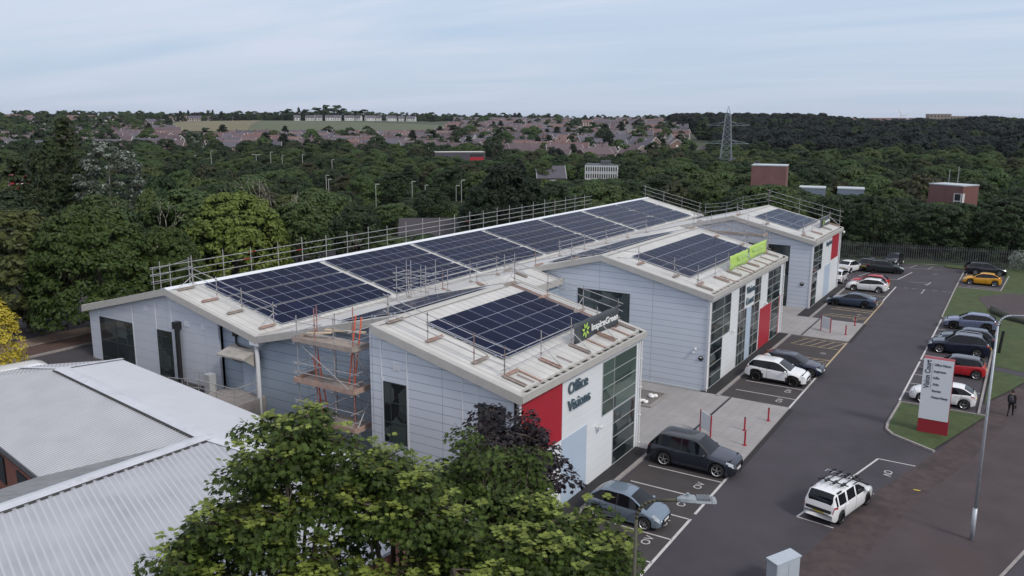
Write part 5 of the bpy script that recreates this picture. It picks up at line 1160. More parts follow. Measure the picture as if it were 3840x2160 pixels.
# ---- woodland: nearest trees one by one, the rest as one mass
def AZ_(x,y): return math.degrees(math.atan2(-(x-CAM.x),y-CAM.y))
def pxof(az): return 1920+3103*math.tan(R(32.087-az))
rw=random.Random(77); cand=[]
def ok_site(x,y,d):
    if -46<x<60 and y<74: return False
    if d<84: return False
    if (x+61)**2+(y-48)**2<15**2: return False
    if (x+29)**2+(y-118)**2<8**2 or (x-6)**2+(y-104)**2<8**2: return False   # brick towers
    return True
LAMPX=[(1409,205),(1545,215),(1594,230),(1710,215),(1730,205),(1014,330),(1058,330),(1133,330),(1245,300),(1222,240),(1232,230),(790,330)]
CAPS=[(2790,2945,690,177),(3490,3665,755,158),(2180,2325,668,272),(1990,2115,672,282),(1700,1825,601,422),(1620,1700,586,422),(1480,1775,878,131),(3000,3200,724,150)]+[(lp-9,lp+9,yb,ld+3) for lp,ld,yb in ((1409,205,765),(1545,215,735),(1594,230,735),(1710,215,750),(1730,205,750),(1014,330,600),(1058,330,606),(1133,330,604),(1245,300,627),(1222,240,700),(1232,230,712),(790,330,598))]
def zrow(x,y,row):
    """height above (x, y) that the camera sees at the given picture row"""
    m=SC.camera.matrix_world; up=m.col[1].xyz; fw=-m.col[2].xyz; k=(1080-row)/3103.4; dx=x-CAM.x; dy=y-CAM.y
    a=up.x*dx+up.y*dy-k*(fw.x*dx+fw.y*dy); b_=up.z-k*fw.z
    return CAM.z-a/b_
def capz(px,dd,rad,x,y):
    out=None; w=rad/dd*3103*.8
    for a,b_,yb,dm in CAPS:
        if a-w<px<b_+w and dd<dm:
            z=zrow(x,y,yb); out=z if out is None else min(out,z)
    return out
d=86
while d<470:
    st_=9.2+d*.006; da=math.degrees(st_/d); az=-6+rw.random()*da
    while az<70:
        a=az+rw.uniform(-.35,.35)*da; dd=d+rw.uniform(-.4,.4)*st_; x=CAM.x-dd*math.sin(R(a)); y=CAM.y+dd*math.cos(R(a)); px=pxof(a)
        keep=ok_site(x,y,dd)
        if dd>395 and 1850<px<2650: keep=False
        if 2640<px<2790 and 322<dd<338: keep=False
        if keep:
            k=rw.choice(['b0','b1','b1','b2','b1','e0','b1','b0','b2','b1','r0','k0','b1','b2']) if dd<440 else 'b0'
            h=rw.uniform(8.5,13.5)*(1.0 if dd>150 else .82); 
            if px>2900 and dd<165: h*=.95; k=rw.choice(['b0','b2','b0','b1'])
            zt_=capz(px,dd,h*.5,x,y)
            if zt_ is not None:
                h=min(h,zt_-terrain(x,y))
                if h<3.2: az+=da; continue
            cand.append((dd,x,y,h*rw.uniform(.40,.52),h,k,px))
        az+=da
    d+=st_*.92
for a_,b_,yb,dm in CAPS:
    if b_-a_<30: continue
    pxx=a_-10
    while pxx<b_+12:
        for off in (6,18,34):
            dd=dm-off*dm/150-rw.uniform(0,3); az=32.087-math.degrees(math.atan((pxx+rw.uniform(-6,6)-1920)/3103)); x=CAM.x-dd*math.sin(R(az)); y=CAM.y+dd*math.cos(R(az)); zt_=zrow(x,y,yb-5+rw.uniform(0,12)*150/dm); h=zt_-terrain(x,y)
            if h>2 and (dd>84 and not(-46<x<60 and y<74)): cand.append((dd,x,y,max(3.2,h*.5),h,rw.choice(['b0','b1','b2']),pxx))
        pxx+=2.6/dm*3103
cand.sort()
LIM=214; near_,rest=cand[:LIM],cand[LIM:]
def zone(px): return 'left' if px<900 else 'centre left' if px<1700 else 'centre' if px<2500 else 'right' if px<3200 else 'far right'
KN={'b':'dark green tree','e':'olive green tree','k':'dark conifer','r':'brownish green tree','p':'poplar'}
LMK=[(150,'the olive tree at the left edge'),(330,'the tallest poplar'),(520,'the silver poplar'),(760,'the large chestnut'),(960,'the bright dome tree'),(1150,'the right edge of the dome tree'),(1330,'the hilltop wood'),(1500,'the left end of the grey shed'),(1720,'the grey shed roof'),(1850,'the left side of the big conifer'),(2000,'the big dark conifer'),(2160,'the grey valley house'),(2320,'the white columned school'),(2480,'the far end of the long roof'),(2640,'the valley between the roofs'),(2760,'the pylon'),(2860,'the left brick tower'),(2980,'the far block apex'),(3100,'the pale blue low roofs'),(3230,'the red corner panel of the far block'),(3360,'the wind turbine'),(3480,'the gap left of the flats'),(3600,'the right brick tower'),(3720,'the amber hatchback'),(9999,'the far right edge')]
ORDN=['first','second','third','fourth','fifth','sixth','seventh','eighth','ninth','tenth','eleventh','twelfth','thirteenth','fourteenth','fifteenth','sixteenth','seventeenth','eighteenth','nineteenth','twentieth']
seen={}
ordn=lambda n: ORDN[n-1] if n<=20 else 'twenty '+ORDN[n-21] if n<30 else 'thirtieth'
for i,(dd,x,y,r_,h,k,px) in enumerate(near_):
    lm=next(n for p,n in LMK if px<p); c_=seen[lm]=seen.get(lm,0)+1
    nm='%s, %s back towards %s'%('mid green tree' if k=='b1' else KN[k[0]],ordn(c_),lm)
    plant(k,x,y,r_,h,nm,group='woodland trees beyond the site')
SKY=[(-1308.8,644.2,20.5,5.0,'k'),(-1299.4,661.7,22.2,5.9,'k'),(-1292.5,674.3,21.5,11.8,'b'),(-1263.1,724.7,18.5,5.2,'k'),(-1257.5,733.9,23.6,6.1,'b'),(-1246.4,751.6,21.2,7.0,'b'),(-1238.9,763.2,24.6,6.1,'b'),(-1232.1,773.6,22.6,6.6,'b'),(-1225.0,784.2,21.7,6.2,'b'),(-1216.0,797.3,22.9,8.9,'b'),(-1206.8,810.5,23.4,9.8,'b'),(-1195.8,825.8,28.1,8.9,'b'),(-1190.4,833.2,25.2,5.4,'k'),(-1181.0,845.9,33.5,5.0,'k'),(-1173.7,855.6,30.1,9.0,'u'),(-1161.6,871.2,33.3,5.9,'b'),(-1157.6,876.2,34.6,4.5,'k'),(-1147.8,888.5,29.1,9.1,'b'),(-1134.3,904.9,28.8,10.1,'b'),(-1123.2,918.1,31.1,7.4,'b'),(-1114.8,927.8,29.4,8.3,'b'),(-1102.1,942.3,26.8,9.3,'b'),(-974.0,860.3,28.6,9.2,'b'),(-967.1,867.7,31.9,8.4,'b'),(-957.5,877.9,34.8,4.2,'k'),(-949.2,886.5,31.3,9.3,'b'),(-937.8,898.0,34.2,10.2,'b'),(-927.7,908.1,38.4,8.5,'b'),(-916.9,918.6,38.1,9.4,'b'),(-908.7,926.4,33.3,8.5,'b'),(-896.8,937.5,29.7,7.7,'b'),(-885.2,948.1,31.8,10.3,'b'),(-967.1,1075.9,28.5,5.7,'b'),(-925.2,1111.1,27.0,4.8,'b'),(-910.6,1122.7,26.1,6.7,'b'),(-865.7,1156.8,27.7,9.6,'b'),(-858.1,1162.3,26.8,7.7,'b'),(-831.1,1181.3,24.7,4.8,'b'),(-811.5,1194.5,25.2,5.8,'b'),(-791.6,1207.5,25.3,5.8,'b'),(-779.7,1215.1,26.3,6.8,'b'),(-767.6,1222.6,25.4,6.8,'b'),(-751.4,1232.4,27.4,7.7,'b'),(-739.2,1239.6,27.8,7.7,'b'),(-729.0,1245.5,28.8,8.7,'b'),(-711.4,1255.5,30.2,9.7,'b'),(-668.9,1278.3,25.4,6.7,'b'),(-648.0,1288.8,26.4,5.8,'b'),(-627.0,1299.1,26.5,5.8,'b'),(-616.4,1304.0,27.0,5.8,'b'),(-601.7,1310.8,27.9,9.6,'b'),(-580.4,1320.3,25.8,5.7,'b'),(-563.6,1327.5,29.9,7.6,'b'),(-546.6,1334.5,29.9,11.4,'b'),(-525.4,1342.9,30.9,9.5,'b'),(-495.7,1354.1,32.8,14.2,'b'),(-470.3,1363.1,34.2,13.2,'b'),(-453.4,1368.8,34.7,10.3,'b')]
for x,y,zt,r_,k in SKY:
    z=terrain(x,y)-.5; az=AZ_(x,y); px=pxof(az); h=max(7,zt-z); zn=zone(px)
    lm=next(n for p,n in LMK if px<p); c_=seen['s'+lm]=seen.get('s'+lm,0)+1
    nm='skyline '+('pointed conifer' if k=='k' else 'purple tree' if k=='u' else 'round tree')+', %s from the left above %s'%(ORDN[c_-1],lm)
    plant({'k':'fk','b':'fb','u':'u0'}[k],x,y,r_*(1.5 if 950<px<1440 else 1.15),h+(3 if 950<px<1440 else 0),nm,group='trees on the hill skyline')
# far stock of trees: hills, gardens, skyline belt
far=[]
def spread(az0,az1,d0,d1,step,prob,hh,keys,cond=None):
    d=d0
    while d<d1:
        da=math.degrees(step/d); az=az0
        while az<az1:
            if rw.random()<prob:
                a=az+rw.uniform(-.5,.5)*da; dd=d+rw.uniform(-.5,.5)*step; px=pxof(a)
                if cond is None or cond(px,dd): 
                    h=rw.uniform(*hh); x=CAM.x-dd*math.sin(R(a)); y=CAM.y+dd*math.cos(R(a))
                    if px>3060: h=min(h,zrow(x,y,(449 if 3420<px<3600 else 443-8*math.sin(px*.011))+rw.uniform(-9,6))-terrain(x,y))
                    if h>4.5: far.append((dd,x,y,max(4.2,h*rw.uniform(.42,.56)),h,rw.choice(keys),px))
            az+=da
        d+=step*.9
FK=['fb','fb','fc','fk','fb']
fld=lambda px,dd: not(650<px<1660+ (dd-800)*.1 and 700<dd<1290)
hillr=lambda px,dd: px>2650+ (0 if dd<700 else -150)+ (700-min(dd,700))*.2
spread(-6,24,455,860,11.5,.93,(10,15),['fh','fh','fh','fh','fb','fh'],hillr)              # wooded hill on the right, its leaves darkened for cloud shadow
spread(24,66,470,860,22,.30,(8,14),FK,fld); spread(20,37,440,700,20,.35,(9,14),FK)                                           # garden trees among the houses
spread(30,66,1290,1650,17,.28,(6,16),FK,lambda px,dd: not(1050<px<1560 and dd<1420))
spread(50,68,480,1300,16,.32,(8,13),['fc','fb','fc','fb'],lambda px,dd: fld(px,dd) and (px<900 and (px<420 or dd>860)))
spread(10,40,900,1500,22,.28,(8,13),FK,lambda px,dd: px>1700)
spread(-4,22,900,1500,16,.6,(9,13),FK,lambda px,dd: px>2500)
spread(30,60,1650,1950,15,.4,(5,15),FK)
allfar=rest+far
DUM={k:(-60-14*i,230+9*i,5,11) for i,k in enumerate(['b0','b1','b2','e0','k0','r0','fb','fc','fk','fh'])}
def near_stuff():
    keys=['b0','b1','b2','e0','k0','r0','fb','fc','fk','fh']; me=bpy.data.meshes.new('wood_points'); me.from_pydata([(x,y,terrain(x,y)-.2) for _,x,y,*_r in allfar],[],[])
    ki=me.attributes.new('kind_index','INT','POINT'); ki.data.foreach_set('value',[keys.index(t[5]) for t in allfar])
    sc=me.attributes.new('tree_scale','FLOAT_VECTOR','POINT'); v=[]
    for t in allfar: R0,H0=PROTO[t[5]][2:]; v+=[t[3]/R0,t[3]/R0,t[4]/H0]
    sc.data.foreach_set('vector',v); ro=me.attributes.new('tree_turn','FLOAT_VECTOR','POINT'); v=[]
    for t in allfar: v+=[0,0,rw.uniform(0,6.28)]
    ro.data.foreach_set('vector',v)
    o=bpy.data.objects.new('woodland',me); COL.objects.link(o); o['kind']='stuff'; o['label']='far woodland and garden trees covering the valley and hills behind the site'; o['category']='woodland'
    ng=bpy.data.node_groups.new('woodland','GeometryNodeTree'); ng.interface.new_socket('Geometry',in_out='INPUT',socket_type='NodeSocketGeometry'); ng.interface.new_socket('Geometry',in_out='OUTPUT',socket_type='NodeSocketGeometry')
    N=ng.nodes; L=ng.links; gi=N.new('NodeGroupInput'); go=N.new('NodeGroupOutput'); mp=N.new('GeometryNodeMeshToPoints'); L.new(gi.outputs[0],mp.inputs[0])
    gt=N.new('GeometryNodeGeometryToInstance')
    for k in reversed(keys):
        src=next(ob for ob in bpy.data.objects if ob.type=='MESH' and ob.data==PROTO[k][0]) if any(ob.type=='MESH' and ob.data==PROTO[k][0] for ob in bpy.data.objects) else None
        if src is None: plantdummy=plant(k,*DUM[k],{'r0':'brownish tree','fc':'pale green garden tree','fh':'dark round tree at the foot of the right hill'}.get(k,'tree')+' deep in the valley wood'); src=next(c for c in plantdummy.children if c.name.startswith('crown'))
        oi=N.new('GeometryNodeObjectInfo'); oi.transform_space='ORIGINAL'; oi.inputs['Object'].default_value=src; L.new(oi.outputs['Geometry'],gt.inputs[0])
    ip=N.new('GeometryNodeInstanceOnPoints'); L.new(mp.outputs[0],ip.inputs['Points']); L.new(gt.outputs[0],ip.inputs['Instance']); ip.inputs['Pick Instance'].default_value=True
    def attr(nm,ty):
        a=N.new('GeometryNodeInputNamedAttribute'); a.data_type=ty; a.inputs[0].default_value=nm; return a.outputs[0]
    L.new(attr('kind_index','INT'),ip.inputs['Instance Index']); L.new(attr('tree_scale','FLOAT_VECTOR'),ip.inputs['Scale']); L.new(attr('tree_turn','FLOAT_VECTOR'),ip.inputs['Rotation']); L.new(ip.outputs[0],go.inputs[0])
    md=o.modifiers.new('trees','NODES'); md.node_group=ng
    return keys
# every species used by the mass also stands somewhere as a single tree
have={o.data.name for o in bpy.data.objects if o.type=='MESH'}
KORD=near_stuff()
print('TREES',len(near_),len(allfar))
# ---------------------------------------------------------------- corrugated roof building in the foreground
def corr_mat(name,col,pitch,axis,stain):
    m,N,L,b=nt_of(name); b.inputs['Roughness'].default_value=.65
    tc=N.new('ShaderNodeTexCoord'); sp=N.new('ShaderNodeSeparateXYZ'); L.new(tc.outputs['Object'],sp.inputs[0])
    a=N.new('ShaderNodeMath'); a.operation='MULTIPLY'; a.inputs[1].default_value=2*PI/pitch; L.new(sp.outputs[axis],a.inputs[0]); s_=N.new('ShaderNodeMath'); s_.operation='SINE'; L.new(a.outputs[0],s_.inputs[0])
    bp=N.new('ShaderNodeBump'); bp.inputs['Strength'].default_value=.9; bp.inputs['Distance'].default_value=.028; L.new(s_.outputs[0],bp.inputs['Height']); L.new(bp.outputs[0],b.inputs['Normal'])
    mp=N.new('ShaderNodeMapping'); mp.inputs['Scale'].default_value=(.35,1.6,1) if axis==1 else (1.6,.35,1); L.new(tc.outputs['Object'],mp.inputs[0])
    nz=N.new('ShaderNodeTexNoise'); nz.inputs['Scale'].default_value=1.3; nz.inputs['Detail'].default_value=8; nz.inputs['Roughness'].default_value=.7; L.new(mp.outputs[0],nz.inputs['Vector'])
    r=N.new('ShaderNodeMapRange'); r.inputs[1].default_value=.42; r.inputs[2].default_value=.68; r.inputs[4].default_value=.8; L.new(nz.outputs[0],r.inputs[0])
    mx=N.new('ShaderNodeMix'); mx.data_type='RGBA'; L.new(r.outputs[0],mx.inputs[0]); mx.inputs[6].default_value=(*col,1); mx.inputs[7].default_value=(*stain,1); L.new(mx.outputs[2],b.inputs['Base Color']); M[name]=m
lines_mat('corr_fine',(.47,.48,.50),(.34,.345,.36),.20,0,.07,rough=.65,mottle=.12,soft=.8,bump=.8); corr_mat('corr_grey',(.26,.27,.27),.15,1,(.16,.17,.17))
lines_mat('rib_sheet',(.34,.355,.385),(.42,.435,.465),.235,1,.05,rough=.65,mottle=.14,soft=1.0,bump=.7)
mat('roof_white',(.52,.54,.57),.6,var=.05,scale=.5,stain=((.50,.51,.53),.4,.6,.5)); mat('flashing',(.50,.52,.56),.6,var=.08,scale=1,stain=((.33,.33,.34),.9,.55,.7))
def rotbuild(mb,name,m,parent,rz):
    bx,by,bz=WL[parent.name]; c,s=math.cos(-rz),math.sin(-rz)
    mb.v=[((x-bx)*c-(y-by)*s,(x-bx)*s+(y-by)*c,z-bz) for x,y,z in mb.v]
    o=bpy.data.objects.new(name,mb.mesh(name,m)); COL.objects.link(o); o.parent=parent; o.rotation_euler=(0,0,rz); return o
FB=thing('corrugated_building',(-15,-40,2.2),'low foreground building with pale corrugated and ribbed roofs','building')
E1=(-24.14,-32.19,6.0); O_=(-9.67,-34.35,6.0); FL=(-26.3,-27.45,5.0); FM=(-9.2,-30.03,5.0); FRc=(-1.6,-30.9,4.75); HE=(-3.0,-33.1,5.25); RE=(1.3,-35.5,4.75); RS=(-.6,-62,4.7); R2=(-11.3,-62,6.0); IC=(-13.92,-39.07,5.0); LS=(-15.4,-62,5.0); NL=(-31.0,-35.9,4.9)
def slab(mb,pts,t=.12): mb.prism([(x,y,z-t) for x,y,z in pts],(0,0,t))
b=MB(); slab(b,[E1,O_,FM,FL]); slab(b,[O_,HE,FRc,FM]); rotbuild(b,'white_roof_slope',M['roof_white'],FB,R(-8.5))
b=MB(); slab(b,[E1,NL,IC,O_]); rotbuild(b,'corrugated_roof_slope',M['corr_fine'],FB,R(-8.5))
b=MB(); slab(b,[E1,FL,(-29.5,-30.5,4.9),NL]); rotbuild(b,'corrugated_roof_slope',M['corr_fine'],FB,R(60))
b=MB(); slab(b,[O_,IC,LS,R2]); rotbuild(b,'grey_corrugated_slope',M['corr_grey'],FB,R(-3))
b=MB(); slab(b,[O_,R2,RS,RE,HE]); rotbuild(b,'ribbed_roof_slope',M['rib_sheet'],FB,R(-18.6))
def cap(mb,p,q,w=.28,h=.09):
    p=Vector(p);q=Vector(q); d=(q-p); d.z=0; d.normalize(); n=Vector((-d.y,d.x,0))*w; up=Vector((0,0,h)); dn=Vector((0,0,.035))
    mb.add([p-n+dn,p+up,p+n+dn,q-n+dn,q+up,q+n+dn,p,q],[(0,1,4,3),(1,2,5,4),(0,6,2,1),(3,4,5,7),(0,3,7,6),(2,6,7,5)])
b=MB(); cap(b,E1,O_,.36,.1); cap(b,O_,R2,.34,.1); cap(b,O_,HE,.32,.06); cap(b,E1,FL,.2,.07); cap(b,E1,(-29.5,-31.6,5.0),.2,.07); b.build('ridge_flashing',M['flashing'],FB)
# little corrugation end shadows under the flashings imitated by small dark blocks
b=MB(); n=60
for i in range(n):
    t=i/n; x=E1[0]+(O_[0]-E1[0])*t; y=E1[1]+(O_[1]-E1[1])*t; b.cbox((x-.03,y-.40,5.975),.12,.07,.05,rz=R(-8.5))
for i in range(70):
    t=i/70; b.cbox((O_[0]+(R2[0]-O_[0])*t+.38,O_[1]+(R2[1]-O_[1])*t,5.98),.06,.24,.04,rz=R(-3))
b.build('end_shadow_piece',M['gutter_dark'],FB)
def wallseg(mb,p,q,z0,z1,t=.22):
    p=Vector((*p,z0));q=Vector((*q,z0)); d=(q-p).normalized(); n=Vector((-d.y,d.x,0))*t; mb.prism([p,q,q+n,p+n],(0,0,z1-z0))
b=MB(); wallseg(b,(-30.4,-35.4),(-14.2,-38.7),1.2,4.75); wallseg(b,(-14.25,-38.8),(-15.6,-62),1.2,4.75); wallseg(b,(1.0,-35.7),(-.9,-61),0,4.5); wallseg(b,(-1.9,-31.2),(1.0,-35.6),0,4.5); wallseg(b,(-26.0,-27.75),(-9.3,-30.35),1.2,4.75); wallseg(b,(-9.3,-30.35),(-1.9,-31.2),.2,4.5)
b.build('brick_wall',M['brick'],FB)
for i,t in enumerate((.18,.40,.62,.82)):
    x=-30.4+(16.2)*t; y=-35.4-3.3*t; b=MB(); b.cbox((x,y-.02,3.3),1.4,.1,1.3,rz=R(-11.5)); b.build('window',M['frame_dark'],FB)
b=MB(); 
for (p,q) in ((NL,IC),(IC,LS)):
    p=Vector(p);q=Vector(q); b.tube(p+Vector((0,-.08,-.12)),q+Vector((0,-.08,-.12)),.07,6)
b.build('eaves_gutter',M['black'],FB)
sheet('courtyard',[(-60,-62),(-15.5,-62),(-14.2,-39),(-30.5,-35.7),(-37,-30),(-37,-62)],2.215,'asphalt_bay')
sheet('yard_strip',[(-37,-22.7),(-22.2,-22.7),(-22.2,-34),(-37,-34)],2.212,'asphalt_bay')
# hedge and shrubs in the planting beds below the maples
def shrub(x,y,z,rx,h,label,m,seed,name='shrub',leaf=.10,n=40,per=60):
    T=thing(name,(x,y,z),label,'shrub'); g=crown(seed,rx,h,.05,dome_shape,n,per,leaf,None,cr=.28,inner=.5); o=bpy.data.objects.new('foliage',g.mesh('foliage',M[m])); COL.objects.link(o); o.parent=T
    MB().tube((0,0,-.2),(0,0,h*.6),.05,5).build('stem',M['bark'],T,base=(0,0,0)).location=(0,0,0)
shrub(8.3,-31.8,0,1.6,3.2,'dense green shrub right of the lamp post at the bottom edge','leaf_olive',51,n=70)
shrub(18.9,70,.1,2.6,3.0,'rounded bush with pale yellow blossom by the far fence','leaf_silver_tip',52,'flowering_bush',.09)
for i,(x,y,rx,h) in enumerate([(-3.5,71.5,2.8,3.2),(2.5,73.5,3,3.4),(8.5,75,3,3.0),(14,76,3.2,3.4),(24,78,3,3.6)]): shrub(x,y,0,rx,h,['dark bush behind the palisade fence at its left end','dark bush behind the fence above the black car','dark bush behind the fence above the empty bays','dark bush behind the fence left of the black estate','dark bush behind the fence at the far right'][i],'leaf_dark',60+i,leaf=.16)
b=MB(); hp=[(15.9,41.2),(16.6,39.2),(17.9,37.2),(20.5,34.9),(24,32.6),(29,30.6)]; rs=random.Random(5); rg=[]
for i in range(26):
    t=i/25*(len(hp)-1); k=min(len(hp)-2,int(t)); u=t-k; x=hp[k][0]*(1-u)+hp[k+1][0]*u; y=hp[k][1]*(1-u)+hp[k+1][1]*u; d=Vector((hp[k+1][0]-hp[k][0],hp[k+1][1]-hp[k][1],0)).normalized(); n=Vector((-d.y,d.x,0)); w=.55*min(1,.3+i*.2)
    rg.append([Vector((x,y,.1))+n*(a*w+rs.uniform(-.06,.06))+Vector((0,0,h*(.34+rs.uniform(-.06,.08)))) for a,h in ((-1,0),(-.95,.7),(-.4,1),(.4,1),(.95,.7),(1,0))])
for r_ in rg: b.v+= [tuple(v) for v in r_]
for i in range(25):
    for k in range(5): b.f.append((i*6+k,(i+1)*6+k,(i+1)*6+k+1,i*6+k+1)); b.m.append(0)
mat('hedge_dark',(.018,.024,.014),.95,var=.3,scale=6,bump=1); o=b.build('low_hedge',M['hedge_dark'],None,True,base=(18,38,.1)); o['label']='low dark clipped hedge along the lower rim of the curved tarmac'; o['category']='hedge'
# ---------------------------------------------------------------- houses
mat('roof_tile',(.095,.070,.078),.85,objrand=.25,var=.15,scale=.4); mat('roof_tile_red',(.14,.085,.082),.85,objrand=.2,var=.15,scale=.4); mat('roof_slate',(.085,.08,.10),.8,objrand=.2,var=.1,scale=.4)
mat('wall_brick',(.18,.115,.10),.85,objrand=.2); mat('wall_render',(.40,.385,.37),.8,objrand=.15); mat('wall_buff',(.24,.195,.17),.85,objrand=.15); mat('wall_white',(.54,.54,.53),.8); mat('house_window',(.03,.035,.04),.2,spec=.8); mat('window_white',(.6,.6,.6),.5)
ROOFS=['roof_tile','roof_tile','roof_tile_red','roof_slate']; WALLS=['wall_brick','wall_render','wall_buff','wall_brick']
HP={}
def house_meshes(L_,rt,wl,chim):
    k=(L_,rt,wl,chim)
    if k in HP: return HP[k]
    D=8.0; e=4.9; rz_=7.9; w=MB(); w.prism([(-L_/2,-D/2,-2),(-L_/2,D/2,-2),(-L_/2,D/2,e),(-L_/2,0,rz_-.25),(-L_/2,-D/2,e)],(L_,0,0)); r=MB()
    for sg in (-1,1): r.prism([(-L_/2-.3,0,rz_),(-L_/2-.3,sg*(D/2+.4),e-.2),(-L_/2-.3,sg*(D/2+.4),e),(-L_/2-.3,0,rz_+.2)],(L_+.6,0,0))
    t=MB()
    for sx in (-1,1):
        for sg in (-1,1): t.prism([(sx*(L_/2+.32)-.05,0,rz_-.15),(sx*(L_/2+.32)-.05,sg*(D/2+.45),e-.35),(sx*(L_/2+.32)-.05,sg*(D/2+.45),e-.02),(sx*(L_/2+.32)-.05,0,rz_+.22)],(.1,0,0))
    f=MB(); g=MB(); n=max(1,round(L_/6))
    for i in range(n):
        xc=-L_/2+(i+.5)*L_/n
        for sg in (-1,1):
            for z in (1.0,3.2):
                for dx in (-1.4,1.4):
                    y0,y1=sorted((sg*(D/2+.03),sg*(D/2-.05))); f.box(xc+dx-.75,xc+dx+.75,y0,y1,z-.1,z+1.25); y0,y1=sorted((sg*(D/2+.05),sg*(D/2-.04))); g.box(xc+dx-.62,xc+dx+.62,y0,y1,z+.02,z+1.12)
    for sx in (-1,1):
        x0,x1=sorted((sx*(L_/2+.03),sx*(L_/2-.05))); f.box(x0,x1,-.6,.6,3.4,4.6)
    c=MB(); 
    if chim: c.box(-.45,.45,-.4,.4,rz_-.6,rz_+1.2)
    HP[k]=(w.mesh('wall',M[wl]),r.mesh('roof',M[rt]),t.mesh('gable_trim',M['window_white']),f.mesh('window',M['window_white']),g.mesh('pane',M['house_window']),c.mesh('chimney',M['wall_brick']) if chim else None); return HP[k]
rh=random.Random(101); hc=[]
def street(az0,az1,d0,d1,step,cond,prob,orient,wts=(3,1,3,4)):
    d=d0
    while d<d1:
        az=az0+rh.uniform(0,.5); 
        while az<az1:
            L_=rh.choice([9,14,20,20,30]); da=math.degrees((L_+rh.choice([1.5,2.5,4,9]))/d); a=az+da/2; px=pxof(a)
            if cond(px,d) and rh.random()<prob:
                dd=d+rh.uniform(-3,3)+5*math.sin(a*1.3+d*.01); cl=noise.noise(Vector((a*.35,d*.006,3)))
                base=R(a)+orient*cl*3.2; 
                rt=rh.choices(ROOFS,weights=wts)[0]; wl=rh.choice(WALLS); hc.append([dd,CAM.x-dd*math.sin(R(a)),CAM.y+dd*math.cos(R(a)),base,L_,rt,wl,rh.random()<.6,px])
            az+=da
        d+=step*rh.uniform(.85,1.15)
notfield=lambda px,d: not(640<px<1680+(d-800)*.15 and 700<d<1290)
street(29,54,478,690,17,lambda px,d: 850<px<2200 and not(1570<px<1830 and d<430),.93,.5)
street(22,37,440,520,18,lambda px,d: 1850<px<2640,.6,.9,(2,3,1,1))
street(20,36,520,860,18,lambda px,d: 1650<px<2650,.62,.9)
street(28,37,860,1330,24,lambda px,d: px>1700 and notfield(px,d),.8,.5)
street(20,29,860,1400,30,lambda px,d: px>2200,.5,.6)
street(53,67,520,900,22,lambda px,d: px<1000 and notfield(px,d),.8,.5,(1,5,1,2))
street(48,62,1000,1500,40,lambda px,d: notfield(px,d) and px<900,.28,.5)
street(16,22,445,480,18,lambda px,d: px>2640,.75,.9,(3,1,1,1)); street(0,16,452,475,22,lambda px,d: px>2900,.45,.9)
street(3,20,900,1100,40,lambda px,d: px>2850,.45,.5,(1,1,3,1))
# white houses on the crest of the hill
crest=[]
d=1310
for i in range(12):
    a=46.3-i*.66+rh.uniform(-.12,.12); dj=d+rh.uniform(-12,12); crest.append([dj,CAM.x-dj*math.sin(R(a)),CAM.y+dj*math.cos(R(a)),R(a+rh.uniform(-25,25)),[9,14,9,14][i%4],'roof_slate','wall_white',i%2==0,pxof(a)])
hc.sort(key=lambda t:t[0]); NH=270
nearh=crest+hc[:NH]; resth=hc[NH:]
CW={'wall_white':'white','wall_brick':'brick','wall_render':'white rendered','wall_buff':'buff walled'}; CR={'roof_tile':'brown roofed','roof_tile_red':'reddish roofed','roof_slate':'grey roofed'}; CL={9:'detached house',14:'pair of houses',20:'short terrace',30:'long terrace'}
ORD=['first','second','third','fourth','fifth','sixth','seventh','eighth','ninth','tenth','eleventh','twelfth','thirteenth','fourteenth','fifteenth','sixteenth','seventeenth','eighteenth','nineteenth','twentieth','last']
HLM=[(250,'the tallest poplar'),(450,'the silver poplar'),(700,'the near roof gable'),(900,'the bright dome tree'),(1150,'the hillside field'),(1400,'the middle of the field'),(1650,'the low red and white building'),(1800,'the low red end wall'),(1950,'the big dark conifer'),(2100,'the grey house by the school'),(2300,'the white columned school'),(2500,'the far gable of the long roof'),(2660,'the left side of the pylon'),(2800,'the pylon'),(2950,'the left brick tower'),(3200,'the wind turbine'),(3500,'the pale flats'),(9999,'the right brick tower')]
cnt={}
for q,(dd,x,y,rot,L_,rt,wl,ch,px) in enumerate(nearh):
    me=house_meshes(L_,rt,wl,ch); z=terrain(x,y)
    if q<len(crest): lb='white house in the hilltop row, %s from the left'%ORD[q]; gp='white houses along the hilltop'
    else:
        lm=next(n for p,n in HLM if px<p); k=(lm,rt,wl,L_); cnt[k]=cnt.get(k,0)+1
        lb='%s %s %s, %s back towards %s'%(CR[rt],{'wall_brick':'brick','wall_render':'white','wall_buff':'buff'}[wl],CL[L_],ORD[min(20,cnt[k]-1)],lm); gp='houses of the far estate'
    T=thing('house',(x,y,z),lb,'house',gp,rz=rot)

    for nm,m_ in zip(('wall','roof','gable_trim','window','pane','chimney'),me):
        if m_ is None: continue
        o=bpy.data.objects.new(nm,m_); COL.objects.link(o)
        o.parent=T
        if nm=='window': wobj=o
        if nm=='roof': robj=o
        if nm=='pane': o.parent=wobj
        if nm=='chimney': o.parent=robj
b=MB(); mi={k:i for i,k in enumerate(ROOFS[1:]+['wall_brick','wall_render','wall_buff','window_white'])}
for dd,x,y,rot,L_,rt,wl,ch,px in resth:
    me=house_meshes(L_,rt,wl,ch); z=terrain(x,y); mt=Matrix.Translation((x,y,z))@Matrix.Rotation(rot,4,'Z')
    for m_,kk in ((me[0],wl),(me[1],rt),(me[2],'window_white'),(me[3],'window_white')):
        b.add([mt@v.co for v in m_.vertices],[tuple(p.vertices) for p in m_.polygons],mi[kk])
